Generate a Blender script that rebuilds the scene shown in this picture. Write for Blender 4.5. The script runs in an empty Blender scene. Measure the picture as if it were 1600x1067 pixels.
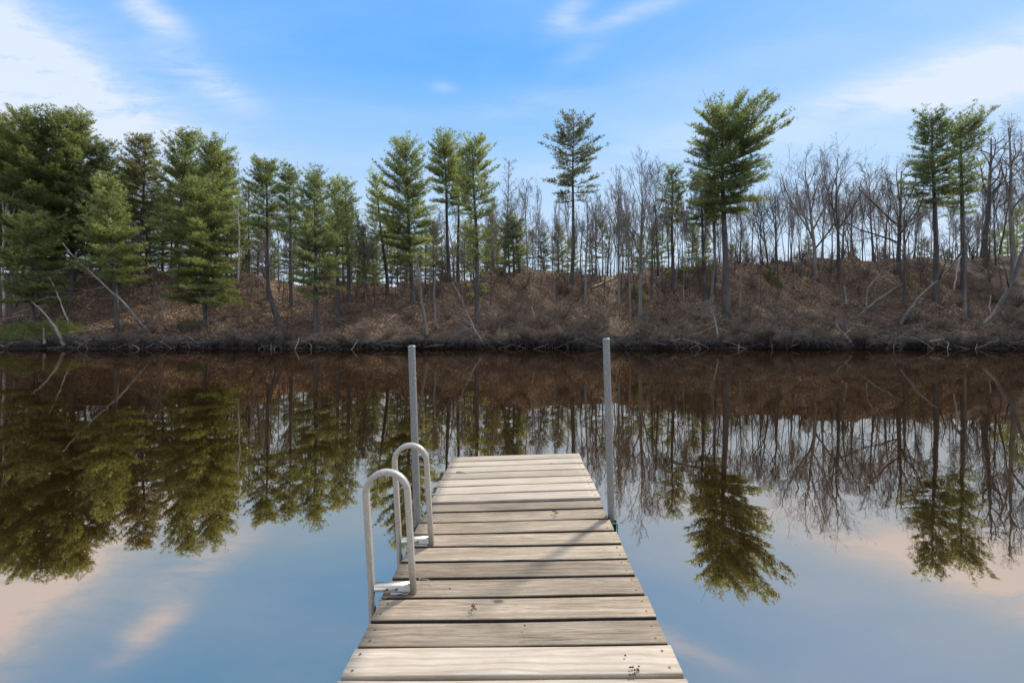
import bpy, math, random
import numpy as np
from mathutils import Vector
R = math.radians
SC = bpy.context.scene
COL = SC.collection
CAMH = 1.60          # lens height above the water
F = 673.0            # focal length in pixels of a 1600 px wide frame
HOR = 500.0          # horizon row

# ------------------------------------------------------------------ camera
cam_d = bpy.data.cameras.new('camera')
cam = bpy.data.objects.new('camera', cam_d); COL.objects.link(cam)
cam.location = (0, 0, CAMH); cam.rotation_euler = (R(90), 0, 0)
cam_d.sensor_width = 36; cam_d.lens = F / 1600 * 36
cam_d.shift_y = (HOR - 533.5) / 1600
cam_d.clip_start = 0.05; cam_d.clip_end = 3000
SC.camera = cam

# ------------------------------------------------------------------ sky and sun
SUN_AZ, SUN_EL = 41.0, 43.0      # azimuth from +Y towards +X
w = bpy.data.worlds.new('World'); SC.world = w; w.use_nodes = True
nt = w.node_tree; N = nt.nodes; L = nt.links
bg = N['Background']; bg.inputs['Strength'].default_value = 1.0


def nd(tree, typ, **kw):
    n = tree.nodes.new(typ)
    for k, v in kw.items():
        if k.startswith('i_'):
            n.inputs[k[2:].replace('_', ' ')].default_value = v
        elif k[0] == 'n' and k[1:].isdigit():
            n.inputs[int(k[1:])].default_value = v
        else:
            setattr(n, k, v)
    return n


def mth(tree, op, a, b=None, c=None, clamp=False):
    n = tree.nodes.new('ShaderNodeMath'); n.operation = op; n.use_clamp = clamp
    for i, v in enumerate((a, b, c)):
        if v is None: continue
        if isinstance(v, (int, float)): n.inputs[i].default_value = v
        else: tree.links.new(v, n.inputs[i])
    return n.outputs[0]


def mix(tree, fac, a, b, mode='MIX'):
    n = tree.nodes.new('ShaderNodeMix'); n.data_type = 'RGBA'; n.blend_type = mode
    for s, v in ((n.inputs[0], fac), (n.inputs[6], a), (n.inputs[7], b)):
        if isinstance(v, (int, float)): s.default_value = v
        elif isinstance(v, (tuple, list)): s.default_value = (*v[:3], 1)
        else: tree.links.new(v, s)
    return n.outputs[2]


def ramp(tree, fac, stops, interp='LINEAR'):
    n = tree.nodes.new('ShaderNodeValToRGB'); e = n.color_ramp.elements; n.color_ramp.interpolation = interp
    while len(e) < len(stops): e.new(0.5)
    for i, (p, c) in enumerate(stops):
        e[i].position = p
        e[i].color = (*c, 1) if isinstance(c, (tuple, list)) else (c, c, c, 1)
    tree.links.new(fac, n.inputs[0])
    return n.outputs[0]


SKY_STRENGTH = 0.06
sky = nd(nt, 'ShaderNodeTexSky', sky_type='NISHITA', sun_disc=False)
sky.sun_elevation = R(SUN_EL); sky.sun_rotation = R(SUN_AZ)
sky.air_density = 1.0; sky.dust_density = 0.6; sky.ozone_density = 1.6
tc = nd(nt, 'ShaderNodeTexCoord')
sep = nd(nt, 'ShaderNodeSeparateXYZ'); L.new(tc.outputs['Generated'], sep.inputs[0])
X_, Y_, Z_ = sep.outputs
az = mth(nt, 'MULTIPLY', mth(nt, 'ARCTAN2', X_, Y_), 57.2958)      # degrees right of the river's far bank
el = mth(nt, 'MULTIPLY', mth(nt, 'ARCSINE', Z_), 57.2958)
skyc = mix(nt, 1.0, sky.outputs[0], (SKY_STRENGTH,) * 3, 'MULTIPLY')
grad = ramp(nt, mth(nt, 'DIVIDE', el, 90.0, clamp=True), [(0.0, (0.52, 0.62, 0.76)), (0.13, (0.41, 0.565, 0.76)), (0.24, (0.26, 0.49, 0.79)), (0.33, (0.115, 0.375, 0.86)), (0.36, (0.095, 0.355, 0.86)), (0.45, (0.12, 0.36, 0.80)), (0.60, (1.0, 1.08, 1.2)), (1.0, (1.2, 1.28, 1.38))])
blue = mix(nt, 0.82, skyc, grad)
hs = nd(nt, 'ShaderNodeHueSaturation', i_Saturation=1.0, i_Value=1.0); L.new(blue, hs.inputs['Color'])
# cirrus: stretched noise on the sky dome plus a few banks of cloud at set bearings
cmb = nd(nt, 'ShaderNodeCombineXYZ')
zz = mth(nt, 'MAXIMUM', mth(nt, 'ADD', Z_, 0.12), 0.05)
L.new(mth(nt, 'DIVIDE', X_, zz), cmb.inputs[0]); L.new(mth(nt, 'DIVIDE', Y_, zz), cmb.inputs[1])
mp = nd(nt, 'ShaderNodeMapping'); mp.inputs['Rotation'].default_value = (0, 0, R(20)); mp.inputs['Scale'].default_value = (0.55, 1.5, 1)
L.new(cmb.outputs[0], mp.inputs[0])
n1 = nd(nt, 'ShaderNodeTexNoise', i_Scale=0.8, i_Detail=7.0, i_Roughness=0.55, i_Distortion=0.6); L.new(mp.outputs[0], n1.inputs[0])
n2 = nd(nt, 'ShaderNodeTexNoise', i_Scale=3.2, i_Detail=9.0, i_Roughness=0.62, i_Distortion=0.5); L.new(mp.outputs[0], n2.inputs[0])
n3 = nd(nt, 'ShaderNodeTexNoise', i_Scale=9.0, i_Detail=10.0, i_Roughness=0.68, i_Distortion=0.8); L.new(mp.outputs[0], n3.inputs[0])
nz = mth(nt, 'ADD', mth(nt, 'ADD', mth(nt, 'MULTIPLY', n1.outputs[0], 0.30), mth(nt, 'MULTIPLY', n2.outputs[0], 0.40)), mth(nt, 'MULTIPLY', n3.outputs[0], 0.30))


def bank(a0, e0, wa, we, tilt, amp):
    """soft bank of cloud centred at azimuth a0, elevation e0 (degrees)"""
    da = mth(nt, 'SUBTRACT', az, a0); de = mth(nt, 'SUBTRACT', el, e0)
    de = mth(nt, 'SUBTRACT', de, mth(nt, 'MULTIPLY', da, tilt))
    q = mth(nt, 'ADD', mth(nt, 'POWER', mth(nt, 'ABSOLUTE', mth(nt, 'DIVIDE', da, wa)), 2.0),
            mth(nt, 'POWER', mth(nt, 'ABSOLUTE', mth(nt, 'DIVIDE', de, we)), 2.0))
    return mth(nt, 'MULTIPLY', mth(nt, 'EXPONENT', mth(nt, 'MULTIPLY', q, -1.0)), amp)


def ae(px, py):
    x = (px - 800) / F; z = (HOR - py) / F
    return math.degrees(math.atan(x)), math.degrees(math.atan(z / math.hypot(1, x)))


banks = [(10, 70, 11, 3.6, -0.45, .80), (90, 95, 9, 2.4, -0.35, .45), (60, 168, 15, 3.2, -.05, .85), (-150, 140, 12, 9, 0, 1.0), (238, 22, 3.0, 1.4, -.30, .85), (325, 128, 3.8, 1.5, -.22, 1.1),
         (692, 138, 1.6, .6, 0, .35), (885, 22, 2.6, 1.5, .25, .75), (1010, 12, 9, .8, .12, .5), (905, 85, 4, 1.4, .35, .20),
         (1590, 95, 7, 2.6, -.12, .95), (1470, 130, 9, 1.7, -.10, .62), (1560, 140, 9, 1.4, -.2, .5), (1250, 190, 20, 2.4, -.02, .30), (1180, 100, 18, 2.0, .05, .16), (800, 170, 12, 1.6, .1, .18), (900, 260, 30, 2.0, 0, .18)]
tot = None
for px, py, wa, we, tl, am in banks:
    a0, e0 = ae(px, py)
    b = bank(a0, e0, wa, we, tl, am)
    tot = b if tot is None else mth(nt, 'ADD', tot, b)
tot = mth(nt, 'MULTIPLY', tot, 0.80)
behind = mth(nt, 'MULTIPLY', mth(nt, 'LESS_THAN', Y_, 0.0), 0.8)
tot = mth(nt, 'ADD', tot, behind)
m1 = mth(nt, 'MULTIPLY', tot, mth(nt, 'MULTIPLY', mth(nt, 'SUBTRACT', nz, 0.37, clamp=True), 7.5), clamp=True)
ndir = nd(nt, 'ShaderNodeTexNoise', i_Scale=1.3, i_Detail=3.0); L.new(mp.outputs[0], ndir.inputs[0])
veil = mth(nt, 'MULTIPLY', mth(nt, 'SUBTRACT', n1.outputs[0], 0.44, clamp=True), 0.75, clamp=True)
haze_f = mth(nt, 'EXPONENT', mth(nt, 'MULTIPLY', mth(nt, 'MAXIMUM', el, 0.0), -1 / 11.0))
haze_f = mth(nt, 'MULTIPLY', haze_f, 0.25)
c1 = mix(nt, haze_f, hs.outputs[0], (0.62, 0.67, 0.74))
c2 = mix(nt, veil, c1, (0.66, 0.70, 0.76))
c3 = mix(nt, mth(nt, 'MULTIPLY', m1, 0.86), c2, (0.58, 0.63, 0.735))
L.new(c3, bg.inputs[0])
SC.view_settings.view_transform = 'Standard'; SC.view_settings.look = 'None'
SC.view_settings.exposure = 0.50; SC.view_settings.gamma = 1.0; SC.view_settings.use_curve_mapping = False

sd = bpy.data.lights.new('sun', 'SUN'); sd.energy = 3.3; sd.angle = R(5.5); sd.color = (1.0, 0.93, 0.83)
sun = bpy.data.objects.new('sun', sd); COL.objects.link(sun)
sdir = Vector((math.sin(R(SUN_AZ)) * math.cos(R(SUN_EL)), math.cos(R(SUN_AZ)) * math.cos(R(SUN_EL)), math.sin(R(SUN_EL))))
sun.rotation_euler = sdir.to_track_quat('Z', 'Y').to_euler(); sun.location = sdir * 60
try:
    SC.cycles.use_denoising = True
    SC.cycles.max_bounces = 8; SC.cycles.transparent_max_bounces = 4; SC.cycles.caustics_reflective = False
    SC.cycles.diffuse_bounces = 5
except Exception: pass


# ------------------------------------------------------------------ materials
def mat(name):
    m = bpy.data.materials.new(name); m.use_nodes = True
    t = m.node_tree; p = t.nodes['Principled BSDF']; return m, t, p


def noise(t, vec, scale, detail=5.0, rough=0.55, dist=0.0):
    n = nd(t, 'ShaderNodeTexNoise', i_Scale=scale, i_Detail=detail, i_Roughness=rough, i_Distortion=dist)
    if vec is not None: t.links.new(vec, n.inputs[0])
    return n.outputs[0]


def mapped(t, scale=(1, 1, 1), kind='Object', rot=(0, 0, 0), jitter=False):
    c = nd(t, 'ShaderNodeTexCoord'); m = nd(t, 'ShaderNodeMapping')
    m.inputs['Scale'].default_value = scale; m.inputs['Rotation'].default_value = rot
    t.links.new(c.outputs[kind], m.inputs[0])
    if jitter:
        oi = nd(t, 'ShaderNodeObjectInfo')
        cb = nd(t, 'ShaderNodeCombineXYZ')
        for i, k in enumerate((37.0, 91.0, 53.0)):
            t.links.new(mth(t, 'MULTIPLY', oi.outputs['Random'], k), cb.inputs[i])
        t.links.new(cb.outputs[0], m.inputs['Location'])
    return m.outputs[0]


def bump(t, p, h, strength=0.3, dist=0.01):
    b = nd(t, 'ShaderNodeBump', i_Strength=strength, i_Distance=dist)
    t.links.new(h, b.inputs['Height']); t.links.new(b.outputs[0], p.inputs['Normal'])


def needle_mat(name, dark, light, brown=(0.09, 0.06, 0.03), transl=0.32, brown_amt=0.06):
    m, t, p = mat(name)
    a = nd(t, 'ShaderNodeAttribute', attribute_name='tint')
    oi = nd(t, 'ShaderNodeObjectInfo')
    n = noise(t, mapped(t), 0.8, 3.0)
    f = mth(t, 'ADD', mth(t, 'MULTIPLY', a.outputs['Fac'], 0.65), mth(t, 'MULTIPLY', mth(t, 'SUBTRACT', n, 0.5), 0.9))
    f = mth(t, 'ADD', f, mth(t, 'MULTIPLY', mth(t, 'SUBTRACT', oi.outputs['Random'], 0.45), 0.5), clamp=True)
    c = mix(t, f, dark, light)
    c = mix(t, mth(t, 'GREATER_THAN', a.outputs['Fac'], 1 - brown_amt), c, brown)
    t.links.new(c, p.inputs['Base Color']); p.inputs['Roughness'].default_value = 0.5
    p.inputs['Specular IOR Level'].default_value = 0.4
    tr = nd(t, 'ShaderNodeBsdfTranslucent'); t.links.new(mix(t, 1.0, c, (1.7, 1.85, 1.15), 'MULTIPLY'), tr.inputs[0])
    ms = nd(t, 'ShaderNodeMixShader'); ms.inputs[0].default_value = transl
    t.links.new(p.outputs[0], ms.inputs[1]); t.links.new(tr.outputs[0], ms.inputs[2])
    t.links.new(ms.outputs[0], t.nodes['Material Output'].inputs[0])
    return m


def bark_mat(name, c0, c1, scale=6.0, moss=None):
    m, t, p = mat(name)
    v = mapped(t, (1, 1, 0.18), jitter=True)
    n = noise(t, v, scale, 6.0, 0.65); n2 = noise(t, mapped(t, (1, 1, 1), jitter=True), 1.1, 3.0)
    c = mix(t, ramp(t, n, [(0.3, 0.0), (0.7, 1.0)]), c0, c1)
    c = mix(t, mth(t, 'MULTIPLY', ramp(t, n2, [(0.5, 0.0), (0.7, 1.0)]), 0.5), c, moss or tuple(x * 1.35 for x in c1))
    t.links.new(c, p.inputs['Base Color']); p.inputs['Roughness'].default_value = 0.9
    bump(t, p, n, 0.7, 0.03)
    return m


M = {}
M['needle'] = needle_mat('pine_needles', (0.125, 0.142, 0.055), (0.40, 0.41, 0.180), transl=.56)
M['needle_dark'] = needle_mat('dark_pine_needles', (0.090, 0.108, 0.050), (0.29, 0.31, 0.145), transl=.52)
M['needle_light'] = needle_mat('pale_pine_needles', (0.135, 0.150, 0.062), (0.38, 0.385, 0.185), transl=0.58)
M['needle_brown'] = needle_mat('thin_pine_needles', (0.105, 0.108, 0.052), (0.27, 0.26, 0.135), brown_amt=0.22, transl=.52)
M['pine_bark'] = bark_mat('pine_bark', (0.045, 0.038, 0.034), (0.135, 0.115, 0.105))
M['grey_bark'] = bark_mat('grey_bark', (0.11, 0.093, 0.08), (0.32, 0.28, 0.24), moss=(0.19, 0.20, 0.14))
M['dark_bark'] = bark_mat('dark_bark', (0.040, 0.034, 0.030), (0.125, 0.107, 0.094))
M['twig_bark'] = bark_mat('twig_bark', (0.15, 0.12, 0.10), (0.35, 0.295, 0.25))
M['brush'] = bark_mat('bank_brush', (0.070, 0.048, 0.036), (0.215, 0.160, 0.120))
M['dead_wood'] = bark_mat('dead_wood', (0.12, 0.10, 0.085), (0.33, 0.295, 0.25))
M['tan_wood'] = bark_mat('tan_wood', (0.24, 0.17, 0.10), (0.45, 0.34, 0.21))


def birch_mat():
    m, t, p = mat('birch_bark')
    v = mapped(t, (1, 1, 5), jitter=True)
    n = noise(t, v, 3.0, 5.0, 0.7)
    c = mix(t, ramp(t, n, [(0.36, 0.0), (0.47, 1.0)]), (0.07, 0.06, 0.055), (0.50, 0.47, 0.43))
    t.links.new(c, p.inputs['Base Color']); p.inputs['Roughness'].default_value = 0.75
    return m


M['birch'] = birch_mat()


def leaf_mat():
    m, t, p = mat('leaf_litter')
    a = nd(t, 'ShaderNodeAttribute', attribute_name='tint')
    c = ramp(t, a.outputs['Fac'], [(0.0, (0.065, 0.038, 0.024)), (0.35, (0.175, 0.098, 0.052)), (0.62, (0.32, 0.18, 0.095)),
                                   (0.85, (0.47, 0.32, 0.19)), (1.0, (0.62, 0.49, 0.33))])
    t.links.new(c, p.inputs['Base Color']); p.inputs['Roughness'].default_value = 0.8
    return m


M['leaf'] = leaf_mat()


def ground_mat():
    m, t, p = mat('leafy_soil')
    v = mapped(t)
    n1_ = noise(t, v, 0.35, 4.0); n2_ = noise(t, v, 5.0, 8.0, 0.7); n3 = noise(t, v, 24.0, 6.0, 0.7)
    c = ramp(t, n2_, [(0.30, (0.055, 0.034, 0.021)), (0.5, (0.14, 0.082, 0.048)), (0.62, (0.22, 0.130, 0.070)), (0.75, (0.33, 0.22, 0.13))])
    c = mix(t, ramp(t, n1_, [(0.35, 0.0), (0.65, 0.55)]), c, (0.085, 0.068, 0.055))
    c = mix(t, mth(t, 'MULTIPLY', n3, 0.5), c, (0.06, 0.04, 0.027))
    # wet dark mud near the waterline
    s = nd(t, 'ShaderNodeSeparateXYZ'); t.links.new(v, s.inputs[0])
    wet = ramp(t, mth(t, 'ADD', s.outputs[2], mth(t, 'MULTIPLY', n2_, 0.25)), [(0.50, 1.0), (0.85, 0.0)])
    c = mix(t, wet, c, (0.014, 0.011, 0.009))
    t.links.new(c, p.inputs['Base Color']); p.inputs['Roughness'].default_value = 0.95
    bump(t, p, mth(t, 'ADD', n2_, n3), 0.8, 0.08)
    return m


M['ground'] = ground_mat()


def water_mat():
    m, t, p = mat('river_water')
    t.nodes.remove(p)
    v = mapped(t, (1, 1, 1), 'Object')
    v2 = mapped(t, (0.5, 1.3, 1), 'Object', rot=(0, 0, R(12)))
    h = mth(t, 'ADD', mth(t, 'MULTIPLY', noise(t, v2, 1.1, 2.0), 0.9), mth(t, 'MULTIPLY', noise(t, v, 7.0, 2.0), 0.10))
    # sheets of ruffled and of glassy water
    patch = ramp(t, noise(t, mapped(t, (0.25, 1, 1), 'Object'), 0.35, 3.0), [(0.40, 0.25), (0.62, 1.0)])
    b = nd(t, 'ShaderNodeBump', i_Strength=0.13, i_Distance=0.020)
    t.links.new(mth(t, 'MULTIPLY', h, patch), b.inputs['Height'])
    lw = nd(t, 'ShaderNodeLayerWeight', i_Blend=0.5)
    f = lw.outputs['Facing']      # 0 looking straight down, towards 1 at grazing
    fac = ramp(t, f, [(0.0, 0.66), (0.35, 0.84), (0.65, 0.88), (0.85, 0.90), (1.0, 0.92)])
    tint = ramp(t, f, [(0.0, (1.0, 0.68, 0.46)), (0.40, (0.99, 0.69, 0.475)), (0.62, (0.90, 0.66, 0.485)), (0.80, (0.66, 0.56, 0.465)), (1.0, (0.56, 0.49, 0.43))])
    g = nd(t, 'ShaderNodeBsdfGlossy', i_Roughness=0.012); t.links.new(tint, g.inputs[0]); t.links.new(b.outputs[0], g.inputs['Normal'])
    d = nd(t, 'ShaderNodeBsdfDiffuse'); d.inputs[0].default_value = (0.060, 0.030, 0.010, 1)
    ms = nd(t, 'ShaderNodeMixShader'); t.links.new(fac, ms.inputs[0])
    t.links.new(d.outputs[0], ms.inputs[1]); t.links.new(g.outputs[0], ms.inputs[2])
    t.links.new(ms.outputs[0], t.nodes['Material Output'].inputs[0])
    return m


M['water'] = water_mat()


def wood_mat(name, c0, c1, cr, knot, crack, new):
    m, t, p = mat(name)
    tcn = nd(t, 'ShaderNodeTexCoord'); oi = nd(t, 'ShaderNodeObjectInfo')
    off = nd(t, 'ShaderNodeCombineXYZ')
    for i, k in enumerate((311.0, 173.0, 97.0)):
        t.links.new(mth(t, 'MULTIPLY', oi.outputs['Random'], k), off.inputs[i])
    va = nd(t, 'ShaderNodeVectorMath', operation='ADD'); t.links.new(tcn.outputs['Object'], va.inputs[0]); t.links.new(off.outputs[0], va.inputs[1])

    def mp_(s):
        q = nd(t, 'ShaderNodeMapping'); q.inputs['Scale'].default_value = s; t.links.new(va.outputs[0], q.inputs[0]); return q.outputs[0]
    fine = noise(t, mp_((6, 130, 80)), 1.0, 8.0, 0.8)
    broad = noise(t, mp_((1.2, 16, 10)), 1.0, 4.0, 0.6, 1.2)
    rings = nd(t, 'ShaderNodeTexWave', wave_type='BANDS', bands_direction='Y', i_Scale=9.0, i_Distortion=6.0, i_Detail=2.0, i_Detail_Scale=0.6)
    t.links.new(mp_((0.55, 1.0, 1.0)), rings.inputs[0])
    blotch = noise(t, mp_((3, 5, 3)), 1.0, 5.0, 0.6)
    f = mth(t, 'ADD', mth(t, 'MULTIPLY', fine, 0.55), mth(t, 'MULTIPLY', broad, 0.45))
    c = mix(t, ramp(t, f, [(0.36, 0.0), (0.62, 1.0)]), c0, c1)
    c = mix(t, mth(t, 'MULTIPLY', ramp(t, rings.outputs[0], [(0.55, 0.0), (0.95, 1.0)]), 0.40 if new else 0.22), c, cr)
    c = mix(t, mth(t, 'MULTIPLY', ramp(t, blotch, [(0.45, 0.0), (0.7, 1.0)]), 0.45), c, tuple(x * (0.82 if new else 0.72) for x in c0))
    tone = mth(t, 'ADD', mth(t, 'MULTIPLY', oi.outputs['Random'], 0.42), 0.80)
    tn = nd(t, 'ShaderNodeHueSaturation'); t.links.new(c, tn.inputs['Color']); t.links.new(tone, tn.inputs['Value']); c = tn.outputs[0]
    # knots
    vo = nd(t, 'ShaderNodeTexVoronoi', i_Scale=1.0, i_Randomness=1.0); t.links.new(mp_((3.0, 6.0, 3.0)), vo.inputs[0])
    kn = ramp(t, vo.outputs['Distance'], [(0.05, 1.0), (0.10, 0.0)])
    c = mix(t, mth(t, 'MULTIPLY', kn, 0.8), c, knot)
    # drying cracks
    ck = noise(t, mp_((2.2, 75, 40)), 1.0, 3.0, 0.5, 0.4)
    cf = ramp(t, ck, [(0.27, 1.0), (0.34, 0.0)])
    c = mix(t, mth(t, 'MULTIPLY', cf, crack), c, (0.05, 0.038, 0.028))
    pores = noise(t, mp_((14, 330, 100)), 1.0, 4.0, 0.7)
    c = mix(t, mth(t, 'MULTIPLY', ramp(t, pores, [(0.30, 1.0), (0.47, 0.0)]), 0.30 if new else 0.60), c, tuple(x * .35 for x in c0))
    t.links.new(c, p.inputs['Base Color']); p.inputs['Roughness'].default_value = 0.78
    p.inputs['Specular IOR Level'].default_value = 0.25
    bump(t, p, mth(t, 'SUBTRACT', mth(t, 'ADD', fine, mth(t, 'MULTIPLY', broad, 0.6)), mth(t, 'MULTIPLY', cf, 0.8)), 0.55, 0.0025)
    return m


M['old_wood'] = wood_mat('weathered_boards', (0.17, 0.126, 0.084), (0.455, 0.37, 0.272), (0.13, 0.092, 0.060), (0.08, 0.05, 0.035), 0.85, False)
M['new_wood'] = wood_mat('new_boards', (0.385, 0.315, 0.24), (0.56, 0.482, 0.385), (0.28, 0.19, 0.12), (0.22, 0.12, 0.07), 0.25, True)
M['frame_wood'] = wood_mat('frame_wood', (0.10, 0.075, 0.055), (0.20, 0.155, 0.115), (0.09, 0.06, 0.04), (0.05, 0.03, 0.02), 0.5, False)


M['gap_shade_edge'] = bark_mat('gap_shaded_board_edge', (0.020, 0.014, 0.010), (0.060, 0.044, 0.032), 20)  # weathered sides of old boards, colour darkened to paint shade into the gaps


def metal_mat(name, c0, c1, rough, metallic, sc):
    m, t, p = mat(name)
    v = mapped(t, jitter=True)
    n = noise(t, v, sc, 6.0, 0.7); n2_ = noise(t, v, sc * 6, 4.0)
    vo = nd(t, 'ShaderNodeTexVoronoi', i_Scale=sc * 2.2); t.links.new(v, vo.inputs[0])
    f = mth(t, 'ADD', mth(t, 'MULTIPLY', n, 0.7), mth(t, 'MULTIPLY', vo.outputs['Distance'], 0.3))
    t.links.new(mix(t, ramp(t, f, [(0.3, 0.0), (0.65, 1.0)]), c0, c1), p.inputs['Base Color'])
    p.inputs['Metallic'].default_value = metallic
    t.links.new(mth(t, 'ADD', mth(t, 'MULTIPLY', n2_, 0.2), rough - 0.1), p.inputs['Roughness'])
    bump(t, p, n2_, 0.25, 0.001)
    return m


M['galv'] = metal_mat('galvanised_steel', (0.18, 0.20, 0.20), (0.34, 0.355, 0.345), 0.46, 0.50, 60)
M['alu'] = metal_mat('worn_cream_aluminium', (0.40, 0.38, 0.33), (0.56, 0.53, 0.465), 0.36, 0.35, 40)
M['bolt'] = metal_mat('rusty_bolt', (0.10, 0.06, 0.04), (0.22, 0.15, 0.11), 0.6, 0.5, 60)
M['green'] = metal_mat('green_painted_bracket', (0.0, 0.075, 0.055), (0.01, 0.14, 0.10), 0.45, 0.0, 18)
M['catkin'] = bark_mat('catkin_brown', (0.09, 0.03, 0.018), (0.26, 0.10, 0.05), 60)
M['moss'] = needle_mat('mossy_leaves', (0.05, 0.075, 0.02), (0.14, 0.16, 0.05))


# ------------------------------------------------------------------ mesh helpers
def mk(name, V, faces, mats, parent=None, smooth=False, tint=None, loc=(0, 0, 0), mesh_only=False):
    """V (n,3); faces: list of (F array (m,k), material slot)"""
    me = bpy.data.meshes.new(name)
    V = np.asarray(V, dtype=np.float32)
    faces = [(np.asarray(f), s) for f, s in faces if len(f)]
    tot_l = sum(f.size for f, _ in faces); tot_f = sum(len(f) for f, _ in faces)
    me.vertices.add(len(V)); me.vertices.foreach_set('co', V.ravel())
    me.loops.add(tot_l); me.loops.foreach_set('vertex_index', np.concatenate([f.ravel() for f, _ in faces]).astype(np.int32))
    me.polygons.add(tot_f)
    tots = np.concatenate([np.full(len(f), f.shape[1]) for f, _ in faces]).astype(np.int32)
    me.polygons.foreach_set('loop_start', (np.cumsum(tots) - tots).astype(np.int32))
    me.polygons.foreach_set('material_index', np.concatenate([np.full(len(f), s) for f, s in faces]).astype(np.int32))
    if smooth is not False:
        me.polygons.foreach_set('use_smooth', np.concatenate([np.full(len(f), (smooth is True) or (s in smooth)) for f, s in faces]))
    if tint is not None:
        a = me.attributes.new('tint', 'FLOAT', 'POINT'); a.data.foreach_set('value', np.asarray(tint, dtype=np.float32))
    for m in (mats if isinstance(mats, (list, tuple)) else [mats]): me.materials.append(m)
    me.update(calc_edges=True)
    if mesh_only: return me
    return link(name, me, parent, loc)


def link(name, me, parent=None, loc=(0, 0, 0)):
    o = bpy.data.objects.new(name, me); COL.objects.link(o); o.location = loc
    if parent is not None: o.parent = parent
    return o


def thing(name, label, cat, loc=(0, 0, 0), rotz=0.0, group=None, scale=1.0):
    o = bpy.data.objects.new(name, None); COL.objects.link(o); o.empty_display_size = 0.2
    o.location = loc; o.rotation_euler = (0, 0, rotz)
    if scale != 1.0: o.scale = scale if isinstance(scale, tuple) else (scale,) * 3
    return tag(o, label, cat, group)


def tag(o, label, cat, group=None):
    o['label'] = label; o['category'] = cat
    if group: o['group'] = group
    return o


def norm(a): return a / np.maximum(np.linalg.norm(a, axis=-1, keepdims=True), 1e-9)


def tubes(P, Rr, sides=6, base=0, cap=False):
    """P (n,k,3), Rr (n,k) -> verts, quads (and cap tris)"""
    P = np.asarray(P, float); Rr = np.asarray(Rr, float)
    n, k, _ = P.shape
    T = norm(np.gradient(P, axis=1))
    mean = norm(P[:, -1] - P[:, 0])
    ref = np.where(np.abs(mean[:, 2:3]) > 0.7, np.array([[1., 0, 0]]), np.array([[0., 0, 1]]))
    A = norm(np.cross(T, ref[:, None, :])); B = np.cross(T, A)
    th = np.linspace(0, 2 * math.pi, sides, endpoint=False)
    V = P[:, :, None, :] + Rr[:, :, None, None] * (np.cos(th)[None, None, :, None] * A[:, :, None, :] + np.sin(th)[None, None, :, None] * B[:, :, None, :])
    idx = base + np.arange(n * k * sides).reshape(n, k, sides)
    nx = np.roll(idx, -1, axis=2)
    Q = np.stack([idx[:, :-1], nx[:, :-1], nx[:, 1:], idx[:, 1:]], -1).reshape(-1, 4)
    V = V.reshape(-1, 3)
    if cap:
        c0 = base + len(V); V = np.vstack([V, P[:, 0], P[:, -1]])
        t = []
        for i in range(n):
            for end, row, flip in ((0, 0, False), (1, k - 1, True)):
                c = c0 + end * n + i
                for s in range(sides):
                    a, b = idx[i, row, s], nx[i, row, s]
                    t.append((c, b, a) if not flip else (c, a, b))
        return V, Q, np.array(t)
    return V, Q


class Bag:
    """collects tubes and boxes into one mesh"""
    def __init__(self): self.V = []; self.F = []; self.n = 0
    def add(self, V, *Fs, slot=0):
        V = np.asarray(V, float)
        for f in Fs: self.F.append((np.asarray(f) + self.n, slot))
        self.V.append(V); self.n += len(V)
    def tube(self, P, r, sides=6, slot=0, cap=True):
        P = np.asarray(P, float)[None]; r = np.broadcast_to(np.asarray(r, float), (P.shape[1],))[None]
        if cap: V, Q, T = tubes(P, r, sides, 0, True); self.add(V, Q, T, slot=slot)
        else: V, Q = tubes(P, r, sides); self.add(V, Q, slot=slot)
    def box(self, c, s, slot=0, bev=0.0, ax=None):
        """bevelled box: centre c, size s, optional 3x3 axes"""
        h = np.array(s) / 2.0; b = min(bev, h.min() * 0.9)
        if b <= 0:
            V = np.array([[x, y, z] for x in (-1, 1) for y in (-1, 1) for z in (-1, 1)]) * h
            Q = [(0, 1, 3, 2), (4, 6, 7, 5), (0, 4, 5, 1), (2, 3, 7, 6), (0, 2, 6, 4), (1, 5, 7, 3)]
            Fs = [Q]
        else:
            bm = _bevbox(h, b); V, Fs = bm
        V = np.array(V)
        if ax is not None: V = V @ np.array(ax)
        self.add(V + np.array(c), *[np.array(q) for q in Fs], slot=slot)
    def build(self, name, mats, parent=None, smooth=False, loc=(0, 0, 0)):
        return mk(name, np.vstack(self.V), self.F, mats, parent, smooth, loc=loc)


def _bevbox(h, b):
    V = []; ids = {}
    for sx in (-1, 1):
        for sy in (-1, 1):
            for sz in (-1, 1):
                for ax in range(3):
                    p = np.array([sx, sy, sz]) * h
                    for o in range(3):
                        if o != ax: p[o] -= (sx, sy, sz)[o] * b
                    ids[(sx, sy, sz, ax)] = len(V); V.append(p)
    Q = []; T = []
    for ax in range(3):
        o1, o2 = [a for a in range(3) if a != ax]
        for s in (-1, 1):
            q = []
            for a, c in ((-1, -1), (1, -1), (1, 1), (-1, 1)):
                k = [0, 0, 0]; k[ax] = s; k[o1] = a; k[o2] = c; q.append(ids[(*k, ax)])
            Q.append(q)
        for a in (-1, 1):
            for c in (-1, 1):
                k0 = [0, 0, 0]; k0[o1] = a; k0[o2] = c; k1 = list(k0); k0[ax] = -1; k1[ax] = 1
                Q.append([ids[(*k0, o1)], ids[(*k1, o1)], ids[(*k1, o2)], ids[(*k0, o2)]])
    for sx in (-1, 1):
        for sy in (-1, 1):
            for sz in (-1, 1): T.append([ids[(sx, sy, sz, a)] for a in range(3)])
    return V, [Q, T]


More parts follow.
